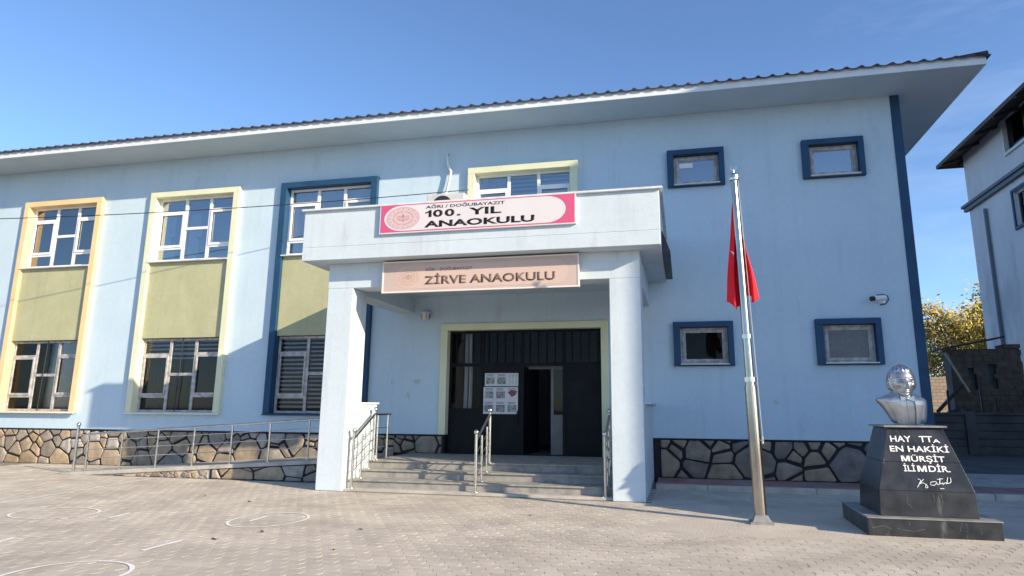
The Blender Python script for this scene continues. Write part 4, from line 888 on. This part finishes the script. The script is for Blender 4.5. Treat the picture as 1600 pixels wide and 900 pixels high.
# torso
lev_ = [(1.382, 2.875, 3.30, .085, .10), (1.46, 2.85, 3.315, .10, .11), (1.56, 2.80, 3.325, .118, .12), (1.65, 2.735, 3.335, .13, .125), (1.70, 2.692, 3.336, .130, .125), (1.735, 2.672, 3.325, .122, .12), (1.755, 2.70, 3.30, .114, .11),
        (1.785, 2.79, 3.24, .106, .10), (1.81, 2.86, 3.19, .10, .095), (1.85, 2.905, 3.15, .092, .09), (1.90, 2.925, 3.135, .09, .09), (1.99, 2.93, 3.13, .085, .085)]
mb = MB(); SG = 40
for (z, xa, xb, fy, by) in lev_:
    cx_ = (xa + xb) / 2; hw_ = (xb - xa) / 2
    for k in range(SG):
        t = 2 * math.pi * k / SG; c_, s_ = math.cos(t), math.sin(t); e = .75
        x = cx_ + hw_ * math.copysign(abs(c_) ** e, c_); y = BY + (fy if s_ < 0 else by) * math.copysign(abs(s_) ** e, s_)
        mb.v.append((x, y, z))
for j in range(len(lev_) - 1):
    for k in range(SG): a = j * SG + k; b = j * SG + (k + 1) % SG; mb.f.append((a, b, b + SG, a + SG))
mb.f.append(tuple(range(SG))[::-1]); mb.f.append(tuple(len(mb.v) - SG + k for k in range(SG)))
to = mk('torso', mb, M['silver'], bust, smooth=True); ss = to.modifiers.new('s', 'SUBSURF'); ss.levels = 1; ss.render_levels = 1
# head: one closed surface shaped analytically, turned towards the viewer's right
yaw = math.radians(3); HC = Vector((3.03, BY - .025, 1.965)); 
def head_point(th, ph):
    # th azimuth (0 = face), ph polar from crown
    sx, sy, sz = math.sin(ph) * math.sin(th), -math.sin(ph) * math.cos(th), math.cos(ph)
    ax, ay, az = .146, .195, .228
    x, y, z = sx * ax, sy * ay, sz * az
    front = max(0, -sy); low = sm_(.0, -.9, sz)
    x *= 1 - .20 * low; y *= 1 - .12 * low * (1 if sy < 0 else 1.6)
    y *= (1.0 if sy > 0 else 1 - .06 * front ** 4)                      # flatten the face
    fm_ = sm_(.35, .9, front)
    gx = lambda cx0, cz0, wx, wz: math.exp(-((x - cx0) / wx) ** 2 - ((z - cz0) / wz) ** 2)
    d = 0
    if sy < 0:
        d += .046 * gx(0, -.052, .017, .030) + .030 * gx(0, -.005, .012, .038)          # nose
        d += .012 * gx(-.024, -.066, .011, .011) + .012 * gx(.024, -.066, .011, .011)    # nostrils
        d += .018 * gx(-.05, .050, .042, .010) + .018 * gx(.05, .050, .042, .010)      # brows
        d -= .034 * gx(-.050, .018, .026, .017) + .034 * gx(.050, .018, .026, .017)     # sockets
        d += .017 * gx(-.050, .012, .017, .009) + .017 * gx(.050, .012, .017, .009)     # lids
        d += .012 * gx(-.078, -.030, .026, .026) + .012 * gx(.078, -.030, .026, .026)   # cheekbones
        d -= .010 * gx(-.066, -.085, .022, .030) + .010 * gx(.066, -.085, .022, .030)   # hollow of the cheek
        d += .014 * gx(0, -.104, .032, .007) + .014 * gx(0, -.124, .028, .008) - .016 * gx(0, -.114, .036, .004)   # lips
        d -= .010 * gx(0, -.142, .04, .010) + .008 * gx(0, -.088, .010, .01)
        d += .022 * gx(0, -.172, .040, .026)                                  # chin
        d -= .010 * gx(-.085, -.10, .02, .04) + .010 * gx(.085, -.10, .02, .04)
    y -= d * 1.45
    hair = sm_(.42, .60, sz + (.45 if sy > .15 else .25 * (sy > -.45)) ) if True else 0
    hl = .014 * max(sm_(.60, .74, sz), sm_(-.42, -.22, sy) * sm_(-.5, -.3, sz)) * (1 + .45 * math.sin(th * 17 + sz * 7))
    k_ = 1 + hl / .19; x *= k_; y *= k_; z *= k_
    return x, y, z
mb = MB(); NT, NP = 120, 90
for j in range(NP + 1):
    for k in range(NT):
        x, y, z = head_point(2 * math.pi * k / NT - math.pi, max(.001, math.pi * j / NP))
        x *= 1.16; y *= 1.10; z *= 1.03; xr = x * math.cos(yaw) - y * math.sin(yaw); yr = x * math.sin(yaw) + y * math.cos(yaw); mb.v.append((HC.x + xr, HC.y + yr, HC.z + z))
for j in range(NP):
    for k in range(NT): a = j * NT + k; b = j * NT + (k + 1) % NT; mb.f.append((a, a + NT, b + NT, b))
hd = mk('head', mb, M['silver'], bust, smooth=True)
def hp(x, y, z):
    x *= 1.16; y *= 1.1
    return (HC.x + x * math.cos(yaw) - y * math.sin(yaw), HC.y + x * math.sin(yaw) + y * math.cos(yaw), HC.z + z)
for s in (-1, 1):
    pts = [hp(s * (.139 + .014 * math.sin(t) ** 2), .02 + .030 * math.cos(t), -.01 + .050 * math.sin(t)) for t in [k * math.pi / 8 for k in range(17)]]
    mk('ear', MB().tube(pts, .013, 8).ball(hp(s * .140, .02, -.005), .030), M['silver'], hd, smooth=True)
# jacket lapels, shirt front, collar, bow tie
def plate(pts, d, name, m=None):
    mb = MB(); i = 0; n = len(pts); mb.v = [tuple(p) for p in pts] + [(p[0], p[1] + d, p[2]) for p in pts]; mb.f = [tuple(range(n)), tuple(range(2 * n - 1, n - 1, -1))] + [(k, k + n, (k + 1) % n + n, (k + 1) % n) for k in range(n)]
    mk(name, mb, m or M['silver'], bust, bev=.004)
def fy_at(z):
    for (a, b) in zip(lev_[:-1], lev_[1:]):
        if a[0] <= z <= b[0]: t = (z - a[0]) / (b[0] - a[0]); return [lerp(p, q, t) for p, q in zip(a, b)]
    return list(lev_[-1])
def surf(x, z, d):
    L = fy_at(z); cx_ = (L[1] + L[2]) / 2; hw_ = (L[2] - L[1]) / 2; u = min(.999, abs((x - cx_) / hw_)); c_ = u ** (1 / .75); s_ = math.sqrt(max(0, 1 - c_ * c_)) ** .75
    return (x, BY - L[3] * s_ - d, z)
def strip(name, rowsx, d0, d1, n=6):
    mb = MB(); R = []
    for (za, la, ra), (zb, lb_, rb) in zip(rowsx[:-1], rowsx[1:]):
        for k in range(4): t = k / 4; R.append((lerp(za, zb, t), lerp(la, lb_, t), lerp(ra, rb, t)))
    R.append(rowsx[-1])
    for z, l_, r_2 in R:
        for k in range(n + 1): u = k / n; mb.v.append(surf(lerp(l_, r_2, u), z, lerp(d0, d1, u)))
        mb.v.append(surf(r_2, z, -.03)); mb.v.append(surf(l_, z, -.03))
    m_ = n + 3
    for j in range(len(R) - 1):
        for k in range(m_): a = j * m_ + k; b = j * m_ + (k + 1) % m_; mb.f.append((a, b, b + m_, a + m_))
    mb.f.append(tuple(range(m_))); mb.f.append(tuple(len(mb.v) - m_ + k for k in range(m_))); mk(name, mb, M['silver'], bust)
strip('lapel', [(1.385, 2.93, 2.985), (1.56, 2.865, 2.975), (1.69, 2.80, 2.965), (1.715, 2.775, 2.962), (1.74, 2.84, 2.955), (1.77, 2.88, 2.95), (1.80, 2.91, 2.95)], .016, .034)
strip('lapel', [(1.385, 3.145, 3.20), (1.56, 3.15, 3.235), (1.69, 3.145, 3.27), (1.715, 3.14, 3.28), (1.74, 3.135, 3.22), (1.77, 3.13, 3.19), (1.80, 3.12, 3.16)], .034, .016)
strip('shirt_front', [(1.385, 2.988, 3.142), (1.6, 2.976, 3.145), (1.76, 2.95, 3.12)], .006, .006)
mk('shirt_pleat', MB().tube([surf(3.045, 1.74, .008), surf(3.05, 1.68, .008), surf(3.053, 1.6, .008), surf(3.058, 1.5, .008), surf(3.06, 1.39, .008)], .006, 6), M['silver'], bust)
mk('collar', MB().lathe((3.035, BY - .01, 1.765), [(.135, -.03), (.14, .0), (.128, .055), (.115, .06)], 28), M['silver'], bust, smooth=True)
mb = MB(); bc = Vector((3.05, BY - .150, 1.745))
for s in (-1, 1):
    mb.hexa([(bc.x + s * .012, bc.y - .012, bc.z - .014), (bc.x + s * .085, bc.y - .010, bc.z - .045), (bc.x + s * .085, bc.y + .022, bc.z - .045), (bc.x + s * .012, bc.y + .022, bc.z - .014)], [(bc.x + s * .012, bc.y - .012, bc.z + .014), (bc.x + s * .09, bc.y - .010, bc.z + .038), (bc.x + s * .09, bc.y + .022, bc.z + .038), (bc.x + s * .012, bc.y + .022, bc.z + .014)])
mb.ball(bc + Vector((0, -.004, 0)), .022); mk('bow_tie', mb, M['silver'], bust, bev=.003)

# ------------------------------------------------------------------ neighbouring building on the right
nb = thing('apartment_building', (14, 0, 0), 'tall grey plastered building with brown eaves to the right', 'building')
NX, NF = 14.0, 19.6; NH = 14.0
nh = [(11.0, 15.35, 12.45, 13.98), (10.9, 15.3, 9.15, 10.65), (3.0, 6.2, 12.4, 13.9), (3.0, 6.2, 9.15, 10.65)]
mb = MB()
ys = sorted({-6.74, NF, *[v for h in nh for v in h[:2]]}); zs = sorted({0, NH, *[v for h in nh for v in h[2:]]})
for a, b in zip(ys[:-1], ys[1:]):
    for c, d in zip(zs[:-1], zs[1:]):
        if any(h[0] < (a + b) / 2 < h[1] and h[2] < (c + d) / 2 < h[3] for h in nh): continue
        mb.quad((NX, b, c), (NX, a, c), (NX, a, d), (NX, b, d))
for a, b, c, d in nh:
    for q in (a, b): mb.quad((NX, q, c), (NX + .25, q, c), (NX + .25, q, d), (NX, q, d))
    for q in (c, d): mb.quad((NX, a, q), (NX, b, q), (NX + .25, b, q), (NX + .25, a, q))
mb.quad((NX, NF, 0), (26, NF, 0), (26, NF, NH), (NX, NF, NH)); mb.quad((NX, -6.74, 0), (26, -6.74, 0), (26, -6.74, NH), (NX, -6.74, NH)); mb.quad((26, -6.74, 0), (26, NF, 0), (26, NF, NH), (26, -6.74, NH))
mk('wall', mb, M['nplaster'], nb, recalc=False)
mk('unseen_shade_wing', MB().box(14.0, 25.5, -9.79, -6.745, 0, 12.0), M['nplaster'], nb)  # unseen block added to the building, sized to shade the yard and pedestal
mk('cornice', MB().box(13.72, 13.998, -6.74, NF + .25, 11.28, 11.42).box(13.82, 13.998, -6.74, NF + .2, 11.1, 11.279), M['nband'], nb, bev=.02)
for a, b, c, d in nh:
    f = MB(); y = NX + .12; w = .08
    f.box(y, y + .06, a, b, c, c + w); f.box(y, y + .06, a, b, d - w, d)
    k = a
    for q in (a, a + (b - a) / 3, a + (b - a) * 2 / 3, b - w): f.box(y + .001, y + .061, q, q + w, c + w, d - w)
    wo = mk('window', f, M['palegrey'] if c < 11 else M['wood'], nb)
    mk('pane', MB().box(y + .02, y + .03, a + .02, b - .02, c + .02, d - .02), M['glass_low'], wo)
    mk('room_backing', MB().box(NX + .5, NX + .52, a - .1, b + .1, c - .1, d + .1), M['roomdark'], wo)
    for q in (a + (b - a) * .22, a + (b - a) * .55, a + (b - a) * .85): mk('curtain', MB().box(NX + .35, NX + .36, q - .3, q + .22, c + .05, d - .03), M['curtain'], wo)
    s_ = MB(); e = .12; s_.box(NX - .06, NX - .001, a - e, a, c - e, d + e).box(NX - .06, NX - .001, b, b + e, c - e, d + e).box(NX - .061, NX - .001, a, b, d, d + e).box(NX - .10, NX - .001, a, b, c - e, c)
    mk('window_surround', s_, M['palegrey'] if c > 11 else M['navy'], nb)
mk('rain_pipe', MB().tube([(NX - .09, 17.8, 10.7), (NX - .09, 17.8, .3)], .075, 8), M['nband'], nb)
# roof with overhanging timber eaves
rr_ = MB(); OX = 13.05
rr_.quad((OX, -7.6, 13.72), (OX, 20.3, 13.72), (20, 12, 16.4), (20, 1, 16.4)); rr_.quad((OX, 20.3, 13.72), (27, 20.3, 13.72), (20, 12, 16.4), (20, 12, 16.4)); rr_.quad((OX, -7.6, 13.72), (27, -7.6, 13.72), (20, 1, 16.4), (20, 1, 16.4)); rr_.quad((27, -7.6, 13.72), (27, 20.3, 13.72), (20, 12, 16.4), (20, 1, 16.4))
mk('roof', rr_, M['nroof'], nb, recalc=False)
mk('eave_board', MB().box(OX - .03, OX + .02, -7.62, 20.32, 13.60, 13.78).box(OX + .021, 27, 20.28, 20.33, 13.60, 13.78), M['nroof'], nb)
mk('eave_soffit', MB().hexa([(OX, -7.6, 13.62), (NX + .02, -7.6, 13.98), (NX + .02, 20.3, 13.98), (OX, 20.3, 13.62)], [(OX, -7.6, 13.66), (NX + .02, -7.6, 14.02), (NX + .02, 20.3, 14.02), (OX, 20.3, 13.66)]), M['wood'], nb)
mk('eave_soffit', MB().box(NX + .03, 27, NF - .02, 20.27, 13.66, 13.70), M['wood'], nb)
for k in range(14): y = 19.6 - k * 1.9; mk('rafter', MB().hexa([(OX, y, 13.52), (NX + .01, y, 13.84), (NX + .01, y + .12, 13.84), (OX, y + .12, 13.52)], [(OX, y, 13.62), (NX + .01, y, 13.98), (NX + .01, y + .12, 13.98), (OX, y + .12, 13.62)]), M['wood'], nb)

# boundary wall with posts and spikes
bw = thing('boundary_wall', (9.7, 12.3, 0), 'dark concrete panel wall with iron posts behind the pedestal', 'wall')
for q in (7.85, 10.2, 12.55): mk('pillar', MB().box(q - .16, q + .16, 12.2, 12.55, 0, 1.53), M['fence'], bw, bev=.01)
for a, b in ((5.6, 7.69), (8.01, 10.04), (10.36, 12.39), (12.71, 13.98)):
    for r in range(5): mk('panel', MB().box(a + .003, b - .003, 12.33 + .012 * (r % 2), 12.42, .0 + r * .28, .262 + r * .28), M['fence'], bw, bev=.01)
    mk('coping', MB().box(a, b, 12.28, 12.46, 1.40, 1.49), M['fence'], bw, bev=.01); mk('backing', MB().box(a, b, 12.4205, 12.45, 0, 1.399), M['fence'], bw)
for x, h_ in ((9.6, 2.3), (10.7, 2.35), (11.15, 2.0), (12.1, 2.3), (13.4, 2.4)): mk('iron_post', MB().box(x - .035, x + .035, 12.36, 12.42, 1.49, h_), M['dark'], bw)
for z in (1.75, 2.1): mk('iron_rail', MB().box(10.7, 13.95, 12.38, 12.40, z, z + .02), M['dark'], bw)

# ruined outhouse behind it
sh = thing('stone_outhouse', (11.6, 14, 0), 'old rough stone outhouse with sagging flat roof behind the boundary wall', 'shed')
rs2 = random.Random(5); hs = [(11.0, 11.28, 2.35, 3.3), (11.72, 12.0, 2.4, 3.35)]
mk('core', MB().box(10.42, 12.88, 14.25, 14.75, 0, 3.95).box(10.42, 11.0, 14.05, 14.249, 0, 3.95).box(11.28, 11.72, 14.05, 14.249, 0, 3.95).box(12.0, 12.88, 14.05, 14.249, 0, 3.95).box(11.0, 11.28, 14.05, 14.249, 0, 2.35).box(11.72, 12.0, 14.05, 14.249, 0, 2.4).box(11.0, 11.28, 14.05, 14.249, 3.3, 3.95).box(11.72, 12.0, 14.05, 14.249, 3.35, 3.95), M['fence'], sh)
z = 1.2; r_ = 0
while z < 3.9:
    x = 10.38 - rs2.uniform(0, .2); hh = rs2.uniform(.17, .26)
    while x < 12.88:
        w_ = rs2.uniform(.22, .42); xe = min(x + w_, 12.92); xs_ = max(x, 10.38)
        if xe - xs_ > .08 and not any(a - .03 < (xs_ + xe) / 2 < b + .03 and c - .05 < z + hh / 2 < d for a, b, c, d in hs): mk('stone', MB().box(xs_ + .006, xe - .006, 14.03 - rs2.uniform(0, .012), 14.06, z + .006, z + hh - .006), M['shed'], sh)
        x += w_
    z += hh
mk('roof', MB().hexa([(10.05, 13.75, 3.92), (12.3, 13.75, 4.36), (12.3, 15.0, 4.36), (10.05, 15.0, 3.92)], [(10.05, 13.75, 3.98), (12.3, 13.75, 4.43), (12.3, 15.0, 4.43), (10.05, 15.0, 3.98)]), M['wood'], sh)
mk('roof_block', MB().box(12.35, 12.9, 14.0, 14.8, 3.96, 4.12), M['shed'], sh)
mk('timber_pole', MB().tube([(10.12, 13.7, 3.78), (10.72, 13.4, 2.25)], .045, 8), M['palewood'], label='pale timber pole leaning against the stone outhouse', cat='pole', base=(10.5, 13.5, 2.2))
mk('timber_beam', MB().tube([(9.5, 13.3, 1.5), (10.55, 13.5, 2.55)], .07, 6), M['wood'], label='dark timber beam slanting up beside the pale pole', cat='beam', base=(10, 13.4, 1.5))
mk('rubble', MB().ball((10.35, 12.9, 1.3), .34, 10).ball((9.95, 12.95, 1.25), .36, 10).ball((10.7, 12.9, 1.25), .3, 10).ball((9.6, 12.95, 1.15), .34, 10), M['dark'], label='heap of dark rubble behind the boundary wall', cat='rubble', kind='stuff')
mk('garden_wall', MB().box(11, 30, 30, 30.3, 0, 3.55), M['brick'], label='sunlit stone block garden wall far behind the outhouse', cat='wall', base=(16, 30, 0))

# ------------------------------------------------------------------ autumn trees
def tree(x, y, h, rw, seed, label, nleaf):
    rn = random.Random(seed); t = thing('tree', (x, y, 0), label, 'tree', 'autumn trees behind the outhouse')
    tk = MB(); tk.tube([(x, y, 0), (x + .1, y, h * .25), (x - .1, y, h * .5)], [.28, .22, .15], 10); tips = []
    for k in range(16):
        a = rn.uniform(0, 6.28); z0 = h * rn.uniform(.2, .5); r1 = rw * rn.uniform(.5, 1.0); z1 = z0 + h * rn.uniform(.15, .48)
        m_ = (x + math.cos(a) * r1 * .5, y + math.sin(a) * r1 * .5, (z0 + z1) / 2 + .3); e = (x + math.cos(a) * r1, y + math.sin(a) * r1, z1); tk.tube([(x, y, z0), m_, e], [.09, .05, .015], 6); tips += [m_, e]
        for _ in range(4): q = (e[0] + rn.gauss(0, .7), e[1] + rn.gauss(0, .7), e[2] + rn.uniform(.1, 1.3)); tk.tube([m_, q], [.03, .008], 5); tips.append(q)
    mk('trunk', tk, M['bark'], t)
    lf = MB(); 
    for _ in range(nleaf):
        c = rn.choice(tips); p = Vector((c[0] + rn.gauss(0, .42), c[1] + rn.gauss(0, .42), c[2] + rn.gauss(0, .38))); s = rn.uniform(.08, .17)
        a = Vector((rn.gauss(0, 1), rn.gauss(0, 1), rn.gauss(0, 1))).normalized(); b = a.orthogonal().normalized(); lf.quad(p - a * s, p - b * s * .6, p + a * s, p + b * s * .6)
    mk('crown', lf, M['leaf'], t, recalc=False)
tree(20.6, 38, 10.8, 3.6, 1, 'yellow autumn tree nearest the grey building behind the outhouse', 12000)
tree(18.0, 41, 9.0, 3.2, 2, 'sparser yellow tree beside the school corner', 7000)
tree(24, 44, 9.0, 3.2, 3, 'yellow tree mostly hidden by the grey building', 6000)
for (hx, hy, hr, hh_) in ((60, 300, 120, 10), (-120, 340, 160, 12)):
    mb = MB(); 
    for k in range(40): 
        a = k / 39; mb.v += [(hx - hr + 2 * hr * a, hy, -1), (hx - hr + 2 * hr * a, hy, hh_ * (.5 + .5 * math.sin(a * 9 + hx) * .4) * math.sin(math.pi * a)), (hx - hr + 2 * hr * a, hy + 60, -1)]
    for k in range(39): i = 3 * k; mb.f += [(i, i + 3, i + 4, i + 1), (i + 1, i + 4, i + 5, i + 2)]
    mk('hills', mb, M['earth'], kind='structure', smooth=True)
